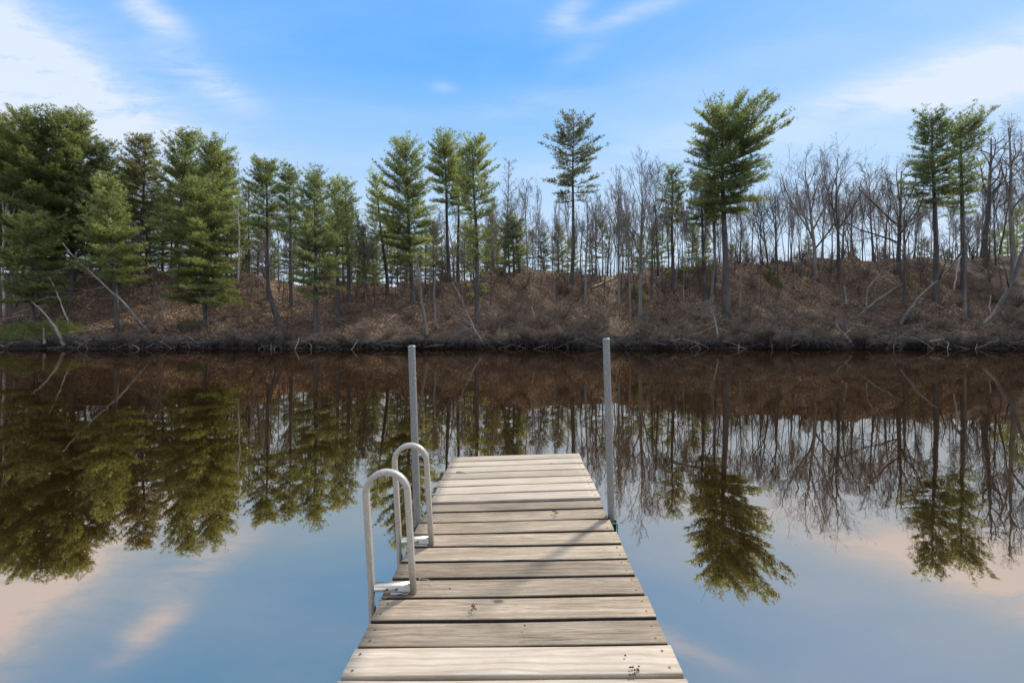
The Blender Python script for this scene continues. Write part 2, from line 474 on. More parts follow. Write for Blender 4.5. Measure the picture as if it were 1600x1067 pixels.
# ------------------------------------------------------------------ the lie of the land
RIDGE = [(-400, 424), (0, 425), (150, 425), (280, 430), (400, 432), (450, 444), (700, 443), (760, 424), (850, 420), (900, 427), (960, 429), (1000, 424), (1050, 418), (1150, 412), (1300, 404), (1450, 404), (1600, 399), (2000, 397)]
RX = np.array([(p - 800) / F * 34.0 for p, _ in RIDGE]); RZ = np.array([CAMH + (HOR - y) / F * 34.0 for _, y in RIDGE])


def shore(X): return 23.9 + 0.22 * np.sin(0.21 * X + 1) + 0.13 * np.sin(0.63 * X) + 0.10 * np.sin(1.7 * X + 2) + 0.05 * np.sin(4.1 * X)


def lowf(X):
    """height of the eroded lip along the shore, 0 to 1"""
    v = 0.5 + 0.28 * np.sin(0.33 * X + 2.1) + 0.24 * np.sin(0.9 * X) + 0.2 * np.sin(2.3 * X + 1) + 0.14 * np.sin(5.3 * X + .5) + 0.08 * np.sin(11.7 * X)
    return np.clip(v, 0, 1) * np.clip((np.asarray(X) + 21) / 5, 0.15, 1)


def wob(X, Y):
    return (0.10 * np.sin(0.9 * X + 0.6 * Y) + 0.08 * np.sin(1.9 * X - 1.3 * Y + 1) + 0.06 * np.sin(3.3 * X + 2.1 * Y) + 0.04 * np.sin(5.9 * X - 4.3 * Y)
            + 0.13 * np.sin(1.35 * X + .8 * Y) * np.sin(.9 * Y - .5 * X) + 0.05 * np.sin(4.7 * X + 1) * np.sin(5.2 * Y) + 0.03 * np.sin(9.1 * X + 3 * Y) * np.sin(8.3 * Y - 2 * X))


def terr(X, Y):
    X = np.asarray(X, float); Y = np.asarray(Y, float)
    d = Y - shore(X)
    rz = np.interp(X, RX, RZ)
    rz0 = rz + 0.12 * np.sin(0.8 * X) + 0.08 * np.sin(2.1 * X)
    k = np.array([0.0, 0.6, 2.0, 4.5, 7.0, 9.5, 11.5])
    base = [0.50, 0.66, 1.0, 1.72]
    z = np.interp(d, k[:4], base)
    z = z * (1 - (1 - np.clip(d / 1.8, 0, 1)) * 0.62 * (1 - lowf(X)))
    t1 = np.clip((d - 4.5) / 6.5, 0, 1); t1 = t1 * t1 * (3 - 2 * t1) * 0.35 + t1 * 0.65
    z = np.where(d > 4.5, 1.72 + (rz0 - 1.72) * t1, z)
    far = np.clip((d - 13) / 30, 0, 1)
    z = z - far * 2.2
    gully = np.exp(-((X - 6.3 - 0.15 * (Y - 24)) / 1.1) ** 2) * np.clip(d / 3, 0, 1) * np.clip((13 - d) / 4, 0, 1) * 0.45
    fade = np.clip(d / 1.2, 0.1, 1)
    return z + wob(X, Y) * fade - gully


def hit(px, py, y0=23.9, y1=60):
    """where the ray through a pixel of the photograph first meets the ground"""
    Y = np.linspace(y0, y1, 1500); X = (px - 800) / F * Y
    g = terr(X, Y) - (CAMH + (HOR - py) / F * Y)
    i = np.argmax(g >= 0) if (g >= 0).any() else int(np.argmax(g))
    return float(X[i]), float(Y[i]), float(terr(X[i], Y[i]))


def at(px, py, Y): return np.array([(px - 800) / F * Y, Y, CAMH + (HOR - py) / F * Y])


# far bank: one sheet, an undercut lip at the water then slope, ridge and plateau
xs = np.concatenate([np.linspace(-260, -48, 50), np.linspace(-47, 47, 520), np.linspace(48, 260, 50)])
prof = [(0.75, -1.2), (0.55, -0.05), (0.62, 0.10), (0.55, 0.27), (0.22, 0.36), (0.0, 0.42)]
ds = np.concatenate([np.linspace(0.12, 13, 110), np.linspace(13.6, 45, 40), np.linspace(60, 900, 18)])
rows = []
rng = np.random.default_rng(3)
lip = 0.30 * np.sin(xs * 0.9) * np.sin(xs * 0.37 + 1) + 0.13 * np.sin(xs * 3.1)
low = lowf(xs)
for a, z in prof:
    yy = shore(xs) + a * (0.15 + 0.85 * low) - 0.35 * (1 - low) * (z < 0.2) + rng.normal(0, 0.035, len(xs))
    zz_ = z * ((0.38 + 0.62 * low) * .95 if z > 0 else 1) + rng.normal(0, 0.02, len(xs)) * (z > 0)
    rows.append(np.stack([xs, yy, zz_], -1))
for d in ds:
    yy = shore(xs) + d
    rows.append(np.stack([xs, yy, terr(xs, yy)], -1))
G = np.stack(rows); nr, nc = G.shape[:2]
gi = np.arange(nr * nc).reshape(nr, nc)
Q = np.stack([gi[:-1, :-1], gi[:-1, 1:], gi[1:, 1:], gi[1:, :-1]], -1).reshape(-1, 4)
o = mk('river_bank_ground', G.reshape(-1, 3), [(Q, 0)], M['ground'], smooth=True); o['kind'] = 'structure'
# water and river bed
o = mk('river_water', [(-600, -60, 0), (600, -60, 0), (600, 25.6, 0), (-600, 25.6, 0)], [(np.array([[0, 1, 2, 3]]), 0)], M['water']); o['kind'] = 'structure'
o['label'] = 'still dark brown river water reflecting the far bank'
# the bank behind the camera
xs2 = np.linspace(-120, 120, 80); ys2 = np.array([-4.2, -4.6, -5.2, -6.5, -9, -14, -25, -60, -300]); zs2 = np.array([-.6, .02, .25, .45, .7, 1.0, 1.6, 2.2, 3.0])
G2 = np.array([[(x, y + 0.3 * math.sin(x * .7), z + (0.05 * math.sin(x * 1.7 + y) if z > .1 else 0)) for x in xs2] for y, z in zip(ys2, zs2)])
gi = np.arange(G2.shape[0] * G2.shape[1]).reshape(G2.shape[:2])
Q = np.stack([gi[:-1, :-1], gi[1:, :-1], gi[1:, 1:], gi[:-1, 1:]], -1).reshape(-1, 4)
o = mk('near_bank_ground', G2.reshape(-1, 3), [(Q, 0)], M['ground'], smooth=True); o['kind'] = 'structure'

# ------------------------------------------------------------------ dock
def deck(X, Y): return CAMH - 1.253 + 0.0335 * X - 0.0123 * Y


GY = [4.135, 3.98, 3.83, 3.675, 3.52, 3.365, 3.21, 3.062, 2.925, 2.767, 2.608, 2.456, 2.30, 2.148, 1.995, 1.836, 1.684, 1.529]
while GY[-1] > -4.3: GY.append(GY[-1] - 0.153)
dock = thing('wooden_dock', 'narrow plank dock of weathered and pale boards running out over the river', 'dock', (0, 2.0, deck(0, 2.0)))
DO = np.array([0, 2.0, deck(0, 2.0)])
rg = random.Random(5)
frame_dir = np.array([0.017, 1.0, -0.0123]); frame_dir /= np.linalg.norm(frame_dir)
for k in range(1, len(GY)):
    near = GY[k] + 0.006; farr = GY[k - 1] - 0.015
    new = k <= 7 or 16 < k <= 20 or k in (27, 28)
    yc = (near + farr) / 2; wdt = farr - near
    skew = -0.038 if yc < 2.6 else -0.038 + 0.036 * min(1, (yc - 2.6) / 0.6)
    xl = -0.65 + 0.0202 * yc + rg.uniform(-.006, .006); xr = 0.581 + 0.0141 * yc + rg.uniform(-.006, .006)
    u = np.array([1.0, skew / 1.22, 0.0335]); u /= np.linalg.norm(u)
    v = np.array([0, 1.0, -0.0123]); v -= u * v.dot(u); v /= np.linalg.norm(v); nrm = np.cross(u, v)
    lift = (0.012 if k <= 7 else (0.010 if 16 < k <= 20 else rg.uniform(-.002, .002)))
    c = np.array([(xl + xr) / 2, yc, deck((xl + xr) / 2, yc) + lift])
    ln = (xr - xl); th = 0.036
    # bevelled plank with slight cup and sag along its length
    nx_, b = 14, 0.004
    sec = [(-wdt / 2, -th), (-wdt / 2, -b), (-wdt / 2 + b * .4, -b * .35), (-wdt / 2 + b * 1.3, 0), (0, rg.uniform(-.0016, .0006)), (wdt / 2 - b * 1.3, 0), (wdt / 2 - b * .4, -b * .35), (wdt / 2, -b), (wdt / 2, -th)]
    ph = rg.uniform(0, 6)
    V = []
    for i in range(nx_ + 1):
        s = i / nx_; x = (s - .5) * ln
        sg = 0.0012 * math.sin(ph + s * 5); sd_ = 0.0018 * math.sin(ph * 2 + s * 7)
        for (a, z) in sec: V.append((x, a + sd_, z + sg))
    ns = len(sec); gi = np.arange((nx_ + 1) * ns).reshape(nx_ + 1, ns)
    Q = np.stack([gi[:-1, :], gi[1:, :], np.roll(gi, -1, 1)[1:, :], np.roll(gi, -1, 1)[:-1, :]], -1).reshape(-1, 4)
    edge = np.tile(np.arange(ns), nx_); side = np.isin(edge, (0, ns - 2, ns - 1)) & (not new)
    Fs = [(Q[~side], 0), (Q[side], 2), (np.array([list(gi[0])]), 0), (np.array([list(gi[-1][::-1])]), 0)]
    V = np.array(V)
    # screws at both ends
    sv = []; st = []
    for sx in (-ln / 2 + 0.035, ln / 2 - 0.035):
        for sy in (-wdt * .28, wdt * .28):
            cx, cy = sx + rg.uniform(-.006, .006), sy + rg.uniform(-.008, .008); b0 = len(V) + len(sv)
            sv += [(cx + .0050 * math.cos(q), cy + .0050 * math.sin(q), 0.0022) for q in np.linspace(0, 6.283, 9)[:-1]]
            st.append([b0 + q for q in range(8)])
    V = np.vstack([V, np.array(sv)])
    Fs.append((np.array(st), 1))
    p = mk('deck_plank', V, Fs, [M['new_wood'] if new else M['old_wood'], M['bolt'], M['gap_shade_edge']], dock)
    from mathutils import Matrix
    mt = Matrix(((u[0], v[0], nrm[0], c[0] - DO[0]), (u[1], v[1], nrm[1], c[1] - DO[1]), (u[2], v[2], nrm[2], c[2] - DO[2]), (0, 0, 0, 1)))
    p.matrix_local = mt
    if new: p['label'] = 'pale new plank'
# stringers and end beam
for xo in (-0.565, 0.0, 0.55):
    b = Bag(); y0, y1 = -4.2, 4.08
    P = [(xo + 0.017 * y, y, deck(xo, y) - 0.036 - 0.068) for y in (y0, y1)]
    dv = norm(np.array(P[1]) - np.array(P[0])); sx = norm(np.cross(dv, [0, 0, 1])); up = np.cross(sx, dv)
    b.box((np.array(P[0]) + np.array(P[1])) / 2 - DO, (0.04, np.linalg.norm(np.array(P[1]) - P[0]), 0.13), bev=.004, ax=[sx, dv, up])
    b.build('stringer', M['frame_wood'], dock)
for ye in (4.105, 2.72, 0.0, -3.0):
    b = Bag(); b.box(np.array([0.0 + 0.017 * ye, ye, deck(0, ye) - 0.042 - 0.068]) - DO, (1.085, 0.036, 0.12), bev=.003, ax=[norm(np.array([1, -.0, .0335])), (0, 1, 0), norm(np.array([-.0335, 0, 1]))])
    b.build('cross_beam', M['frame_wood'], dock)

# poles on either side of the joint, leaning a little to the left with the dock
def pole(xb, yb, ztop, lean, label):
    dz = deck(xb, yb)
    t = thing('steel_pole', label, 'pole', (xb, yb, dz), group='steel poles holding the dock')
    top = ztop - dz
    b = Bag(); b.tube([(lean * z, 0, z) for z in (-1.6, -.5, 0.3, top)], 0.0230, 24, cap=False)
    b.build('pipe', M['galv'], t, smooth=True)
    b = Bag(); b.tube([(lean * z, 0, z) for z in (top - .010, top + .001)], [0.0242, 0.0242], 24); b.tube([(lean * z, 0, z) for z in (top + .001, top + .006)], [.0242, .019], 24)
    b.build('pole_cap', M['galv'], t, smooth=False)
    return t


pole(-0.612, 2.79, CAMH - (541 - HOR) / F * 2.79, -0.034, 'grey steel pole behind the ladder on the dock')
pole(0.646, 2.80, CAMH - (530 - HOR) / F * 2.80, -0.030, 'taller grey steel pole standing on the side away from the ladder')
for sx, xb in ((-1, -0.612), (1, 0.644)):
    b = Bag(); zc = deck(xb, 2.76)
    cx = xb - sx * 0.002
    b.box(np.array([xb - sx * .034, 2.72, zc - .085]) - DO, (.010, .30, .13), bev=.002)
    b.box(np.array([cx + sx * .030, 2.79, zc - .085]) - DO, (.006, .10, .11), bev=.002)
    b.box(np.array([cx, 2.748, zc - .085]) - DO, (.062, .006, .11), bev=.001)
    b.box(np.array([cx, 2.836, zc - .085]) - DO, (.062, .006, .11), bev=.001)
    # gusset fin running towards the viewer along the dock side
    g = np.array([(xb + sx * .02, 2.745, zc - .012), (xb + sx * .02, 2.745, zc - .13), (xb - sx * .025, 2.56, zc - .13), (xb - sx * .025, 2.56, zc - .03)]) - DO
    g2 = g + np.array([sx * .006, 0, 0])
    b.add(np.vstack([g, g2]), [(0, 1, 2, 3), (7, 6, 5, 4), (0, 3, 7, 4), (3, 2, 6, 7), (2, 1, 5, 6), (1, 0, 4, 5)])
    b.build('pole_bracket', M['green'], dock)


# ladder: two aluminium hoops standing on the deck edge, legs down into the water, rungs below
lad = thing('boarding_ladder', 'worn cream aluminium boarding ladder with two hooped handrails at the dock edge', 'ladder', (-0.55, 2.27, deck(-.55, 2.27)))
LO = np.array([-0.55, 2.27, deck(-.55, 2.27)])


def sq_tube(bag, P, a, b, up):
    """rectangular tube swept along P; a = width in the hoop plane, b = width along the dock"""
    P = np.array(P, float); T = norm(np.gradient(P, axis=0)); B = np.tile(np.array(up, float), (len(P), 1)); A = norm(np.cross(T, B))
    r = 0.3; prof_ = []
    for sx, sy in ((1, 1), (-1, 1), (-1, -1), (1, -1)):
        for q in ((0, 1), (1, 0)) if sx * sy < 0 else ((1, 0), (0, 1)):
            prof_.append((sx * (a / 2 - r * a / 2 * (1 - q[0])), sy * (b / 2 - r * b / 2 * (1 - q[1]))))
    prof_ = np.array(prof_)
    V = P[:, None, :] + prof_[None, :, 0:1] * A[:, None, :] + prof_[None, :, 1:2] * B[:, None, :]
    n, k = V.shape[:2]; gi = np.arange(n * k).reshape(n, k); nx2 = np.roll(gi, -1, 1)
    Q = np.stack([gi[:-1], nx2[:-1], nx2[1:], gi[1:]], -1).reshape(-1, 4)
    bag.add(V.reshape(-1, 3), Q, np.array([gi[0][::-1]]), np.array([gi[-1]]))


for (Yr, pin, pout, top) in ((2.045, (646, 918), (581, 918), 733), (2.49, (674, 843), (624, 843), 692)):
    xin = (pin[0] - 800) / F * Yr; xout = (pout[0] - 800) / F * Yr
    ztop = CAMH - (top - HOR) / F * Yr - .013
    zb = deck(xin, Yr) + 0.002
    lean = -0.012
    rad = abs(xin - xout) / 2 - 0.0; cx = (xin + xout) / 2
    P = [(xin, Yr, zb), (xin + lean * .2, Yr, zb + .2)]
    zc = ztop - rad * 1.0
    lx = lean * (zc - zb) - .022
    P = [(xin + lx * s, Yr, zb + (zc - zb) * s) for s in (0, .33, .66, 1)]
    P += [(cx + lx + rad * math.cos(q), Yr, zc + rad * math.sin(q)) for q in np.linspace(0, math.pi, 15)[1:-1]]
    P += [(xout + lx * (1 - s), Yr, zc + (zb - zc) * s) for s in (0, .33, .66, 1)]
    P += [(xout + .012, Yr, zb - .4), (xout + .03, Yr, zb - 1.0)]
    b = Bag(); sq_tube(b, np.array(P) - LO, 0.028, 0.032, (0, 1, 0)); b.build('handrail', M['alu'], lad)
    b = Bag(); b.box(np.array([cx, Yr, zb + .026]) - LO, (abs(xin - xout) - .026, .034, .030), bev=.002)
    b.build('foot_bar', M['alu'], lad)
    b = Bag(); b.box(np.array([xin - .062, Yr + .022, zb + .006]) - LO, (.085, .090, .006), bev=.001)
    b.box(np.array([xin - .062, Yr + .020, zb + .022]) - LO, (.080, .006, .034), bev=.001)
    b.build('mounting_plate', M['alu'], lad)
    for dx in (-.09, -.035):
        b = Bag(); b.tube(np.array([(xin + dx, Yr + .048, zb + .009), (xin + dx, Yr + .048, zb + .015)]) - LO, .0065, 6); b.build('bolt', M['bolt'], lad)
    for dx in (-.12, -.075):
        b = Bag(); b.tube(np.array([(xin + dx, Yr - .017, zb + .026), (xin + dx, Yr - .021, zb + .026)]) - LO, .005, 8); b.build('bolt', M['bolt'], lad)
for dz in (-.30, -.58, -.86):
    b = Bag(); P = np.array([((581 - 800) / F * 2.045 + .012, 2.06, LO[2] + dz), ((624 - 800) / F * 2.49 + .012, 2.475, LO[2] + dz)])
    b.tube(P - LO, .015, 10); b.build('rung', M['alu'], lad)


# little things lying on the boards
def on_deck(px, py):
    Y = 1.25
    for _ in range(40):
        X = (px - 800) / F * Y; Y = (CAMH - deck(X, Y) - 0.012) / ((py - HOR) / F)
    return X, Y


def debris(name, label, cat, px, py, shapes, m, lift=.004):
    X, Y = on_deck(px, py); b = Bag()
    for P, r in shapes: b.tube(P, r, 6)
    o_ = b.build(name, M[m], None, True, (X, Y, deck(X, Y) + .012 + lift)); tag(o_, label, cat); return o_


def curl(n, l, ang, bend, z=0.0):
    P = []; x = y = 0.0; a = ang
    for i in range(n):
        P.append((x, y, z + .002 * math.sin(i))); x += l / n * math.cos(a); y += l / n * math.sin(a); a += bend / n
    return P


debris('twig', 'curved dry twig with a brown tip beside the nearer ladder foot', 'twig', 655, 906, [(curl(8, .10, 0.1, -1.1), [.0018] * 7 + [.001]), (curl(3, .016, -1.0, 0, .003), [.004, .006, .003])], 'twig_bark')
debris('twig', 'straight thin twig sticking out under the nearer ladder foot', 'twig', 592, 940, [([(0, -.005, .004), (.055, .028, .006), (.12, .055, .004)], [.0015, .002, .002]), ([(.0, .012, .006), (.03, .015, .006)], [.001, .0015])], 'dark_bark')
debris('twig', 'forked dry twig near the far end of the dock', 'twig', 713, 738, [(curl(6, .20, -.15, -.5), [.003, .003, .0025, .002, .002, .001]), (curl(4, .08, .9, -.5), [.002, .002, .001, .001]), (curl(4, .07, -.9, .5), [.0025, .002, .001, .001])], 'twig_bark')
for (px, py, lab, sd_) in ((742, 949, 'scrap of red brown catkins on the weathered board below the pole shadow', 1), (992, 1050, 'dark clump of twigs and catkins on the pale front board', 2), (868, 801, 'rusty brown pine sprig lying beside the seam of pale and grey boards', 3)):
    r_ = random.Random(sd_); sh = []
    for q in range(9 if sd_ != 2 else 10):
        x, y = r_.uniform(-.018, .018), r_.uniform(-.02, .02); a = r_.uniform(0, 6.28); l = r_.uniform(.006, .02) 
        sh.append(([(x, y, 0.001), (x + l * .5 * math.cos(a), y + l * .5 * math.sin(a), .004), (x + l * math.cos(a), y + l * math.sin(a), .001)], [.0015, .0032, .001]))
    debris('catkin_clump', lab, 'catkins', px, py, sh, 'catkin' if sd_ != 2 else 'dark_bark')
for (px, py, lab) in ((977, 1026, 'single small brown bud on the pale front board'), (703, 921, 'tiny dark bud alone on a weathered board right of the ladder'), (820, 987 - 8, 'tiny dark seed near the middle of the nearest grey board')):
    debris('seed', lab, 'seed', px, py, [([(-.003, 0, 0), (0, .001, .003), (.003, 0, 0)], [.002, .0036, .0015])], 'catkin')


# ------------------------------------------------------------------ tree builders
def tufts(C, D, size, rnd, blades=8, wid=0.13, spread=0.8):
    """clumps of needles: every tuft is a spray of thin blades"""
    n = len(C)
    B = norm(D[:, None, :] + spread * rnd.normal(0, 1, (n, blades, 3)) * 0.75)
    S = norm(np.cross(B, rnd.normal(0, 1, (n, blades, 3))))
    ln = (size[:, None] * rnd.uniform(0.7, 1.25, (n, blades)))[..., None]
    c = C[:, None, :]
    a = c - S * ln * wid * .5 + B * ln * .15; b = c + S * ln * wid * .5 + B * ln * .15; d = c + B * ln
    V = np.stack([a, b, d], 2).reshape(-1, 3)
    Tn = np.repeat(rnd.uniform(0, 1, n), blades * 3)
    return V, np.arange(len(V)).reshape(-1, 3), Tn


def pine_meshes(seed, H, zb, prof_, lean=(0, 0), rt=None, dens=1.0, el0=-4, el1=55, tuft=0.205, gap=0.34, skip=0.16, per=6, low_bits=0, lo_dead=24, droop=0.0, clump=1.0, view=None):
    """returns (trunk V,F), (crown ...). prof_: [(t, left reach, right reach)] in metres, t from crown foot to top"""
    rnd = np.random.default_rng(seed)
    rt = rt or (0.011 * H + 0.03)
    zt = np.linspace(0, 1, 14)
    wx = lean[0] * zt ** 1.2 + 0.012 * H * np.sin(zt * 5 + seed) * zt * (1 - zt) * 2; wy = lean[1] * zt + 0.01 * H * np.sin(zt * 4 + seed * 2) * zt * (1 - zt) * 2
    TP = np.stack([wx, wy, zt * H * 0.94 - 0.25 * (zt == 0)], -1)
    rr = rt * (1 - zt) ** 0.8 * 0.95 + 0.012; rr[0] *= 1.35
    TV, TQ = tubes(TP[None], rr[None], 9)

    def axis(z):
        return np.array([np.interp(z, zt * H, wx), np.interp(z, zt * H, wy), z])
    ts = np.array([p[0] for p in prof_]); lr = np.array([p[1] for p in prof_]); rrx = np.array([p[2] for p in prof_])
    BP, BR, C, D, S = [], [], [], [], []
    z = zb; az0 = rnd.uniform(0, 6)
    while z < H * 0.93:
        t = (z - zb) / (H - zb)
        n = per if t < .9 else 4
        for j in range(n):
            if rnd.random() < skip: continue
            a = az0 + j * 2 * math.pi / n + rnd.normal(0, 0.3)
            wl, wr = np.interp(t, ts, lr), np.interp(t, ts, rrx); c = math.cos(a)
            reach = (wr * (1 + c) / 2 + wl * (1 - c) / 2) if abs(c) < .5 else (wr if c > 0 else wl)
            Lh = reach * rnd.uniform(0.62, 1.12) + 0.1
            el = math.radians(el0 + (el1 - el0) * t ** 1.1 + rnd.normal(0, 7))
            k = 6; s = np.linspace(0, 1, k)
            rise = math.tan(el) * Lh
            curve = rise * s + Lh * (0.16 * (s ** 2) - 0.12 * s) * (1 - droop) - droop * Lh * 0.30 * s ** 2
            b0 = axis(min(z + rnd.uniform(-.12, .12), H * .985))
            dh = np.array([math.cos(a), math.sin(a), 0]); sidev = np.array([-dh[1], dh[0], 0])
            bend = rnd.normal(0, .12) * Lh
            P = b0 + dh * (Lh * s)[:, None] + sidev * (bend * s ** 2)[:, None] + np.array([0, 0, 1]) * curve[:, None]
            BP.append(P); BR.append((0.009 + 0.011 * Lh) * (1 - s * .85))
            # side twigs
            m = max(4, int(Lh / 0.078 * dens)); sj = np.sort(rnd.uniform(0.16 if Lh > .7 else .05, 1.0, m)); sj[-1] = 1.0
            sg = np.where(np.arange(m) % 2 == 0, 1, -1) * rnd.uniform(.55, 1.15, m)
            pj = np.stack([np.interp(sj, s, P[:, q]) for q in range(3)], -1)
            tl = (0.27 * Lh * (1.12 - sj) + 0.15 + .08 * clump) * rnd.uniform(.6, 1.25, m)
            bdir = norm(P[-1] - P[0])
            up = .22 + .5 * t
            td = norm(bdir[None] * .8 + sidev[None] * sg[:, None] + np.array([0, 0, 1.])[None] * rnd.uniform(up * .4, up * 1.3, m)[:, None])
            td[-1] = norm(bdir + np.array([0, 0, .3 * t]))
            for q in range(m):
                nt_ = max(1, int(tl[q] / (tuft * .52)))
                u = (np.arange(nt_) + rnd.uniform(.2, .8, nt_)) / nt_ * tl[q]
                cc = pj[q] + td[q] * u[:, None] + rnd.normal(0, .035 * clump, (nt_, 3))
                C.append(cc); D.append(np.tile(td[q] + np.array([0, 0, .25]), (nt_, 1))); S.append(np.full(nt_, tuft) * rnd.uniform(.75, 1.2, nt_))
        z += gap * rnd.uniform(.75, 1.2) * (1 - .35 * t); az0 += rnd.uniform(.5, 1.3)
    # leader
    for z in np.linspace(H * .84, H * .95, 22):
        C.append(axis(z)[None] + rnd.normal(0, .07, (1, 3))); D.append(np.array([[0, 0, 1.]])); S.append(np.array([tuft]))
    for _ in range(low_bits):
        z = rnd.uniform(.25 * zb, zb); a = rnd.uniform(0, 6.28); l = rnd.uniform(.5, 1.1)
        d = np.array([math.cos(a), math.sin(a), .05]); q = np.linspace(.35, 1, 10)
        BP.append(axis(z) + d * (np.linspace(0, 1, 6) * l)[:, None]); BR.append(np.linspace(.012, .003, 6))
        cc = axis(z) + d * (q * l)[:, None] + rnd.normal(0, .09, (10, 3)); C.append(cc); D.append(np.tile(d, (10, 1))); S.append(np.full(10, tuft))
    for _ in range(lo_dead):          # dead stubs below the crown
        z = rnd.uniform(.35 * zb, max(zb, .5)); a = rnd.uniform(0, 6.28); l = rnd.uniform(.2, .9)
        d = np.array([math.cos(a), math.sin(a), rnd.uniform(-.15, .1)])
        BP.append(axis(z) + d * (np.linspace(0, 1, 6) * l)[:, None]); BR.append(np.linspace(.012, .003, 6))
    C = np.vstack(C); D = np.vstack(D); S = np.concatenate(S)
    C = np.vstack(C) if isinstance(C, list) else C; BP = np.array(BP)
    ks = (H - .08) / max(np.percentile(C[:, 2], 99.8), H * .9)
    if view is not None:
        Yb, Zb = view; want = (H + Zb - CAMH) / Yb
        for _ in range(6):
            ks *= (want * Yb + CAMH - Zb) / (np.percentile((C[:, 2] * ks + Zb - CAMH) / (Yb + C[:, 1]), 99.85) * Yb + CAMH - Zb)
    C[:, 2] *= ks; BP = BP * [1, 1, ks]
    if view is not None:
        keep = (C[:, 2] + Zb - CAMH) / (Yb + C[:, 1]) < want * (1.008 - .075 * (.5 + .5 * np.sin(C[:, 0] * 4.1 + seed) * np.sin(C[:, 1] * 3.3 + 2 * seed)) * np.clip(np.abs(C[:, 0] - lean[0]) / 1.2, 0, 1)); C, D, S = C[keep], D[keep], S[keep]
        BP[:, :, 2] = np.minimum(BP[:, :, 2], (want * (Yb + BP[:, :, 1]) + CAMH - Zb) - .12)
    BV, BQ = tubes(BP, np.array(BR), 4)
    FV, FT, Tn = tufts(C, norm(D), S, rnd)
    V = np.vstack([BV, FV]); tint = np.concatenate([np.zeros(len(BV)), Tn])
    return (TV, TQ), (V, BQ, FT + len(BV), tint)


def plant_pine(name, label, cat, pos, H, mesh_pair, mats, group=None, rotz=0.0, scale=1.0):
    t = thing(name, label, cat, pos, rotz, group, scale)
    link('trunk', mesh_pair[0], t); link('crown', mesh_pair[1], t)
    return t


def pine_pair(seed, H, zb, prof_, needles='needle', bark='pine_bark', **kw):
    (TV, TQ), (V, BQ, FT, tint) = pine_meshes(seed, H, zb, prof_, **kw)
    a = mk('trunk', TV, [(TQ, 0)], M[bark], smooth=True, mesh_only=True)
    b = mk('crown', V, [(BQ, 1), (FT, 0)], [M[needles], M[bark]], tint=tint, mesh_only=True)
    return a, b


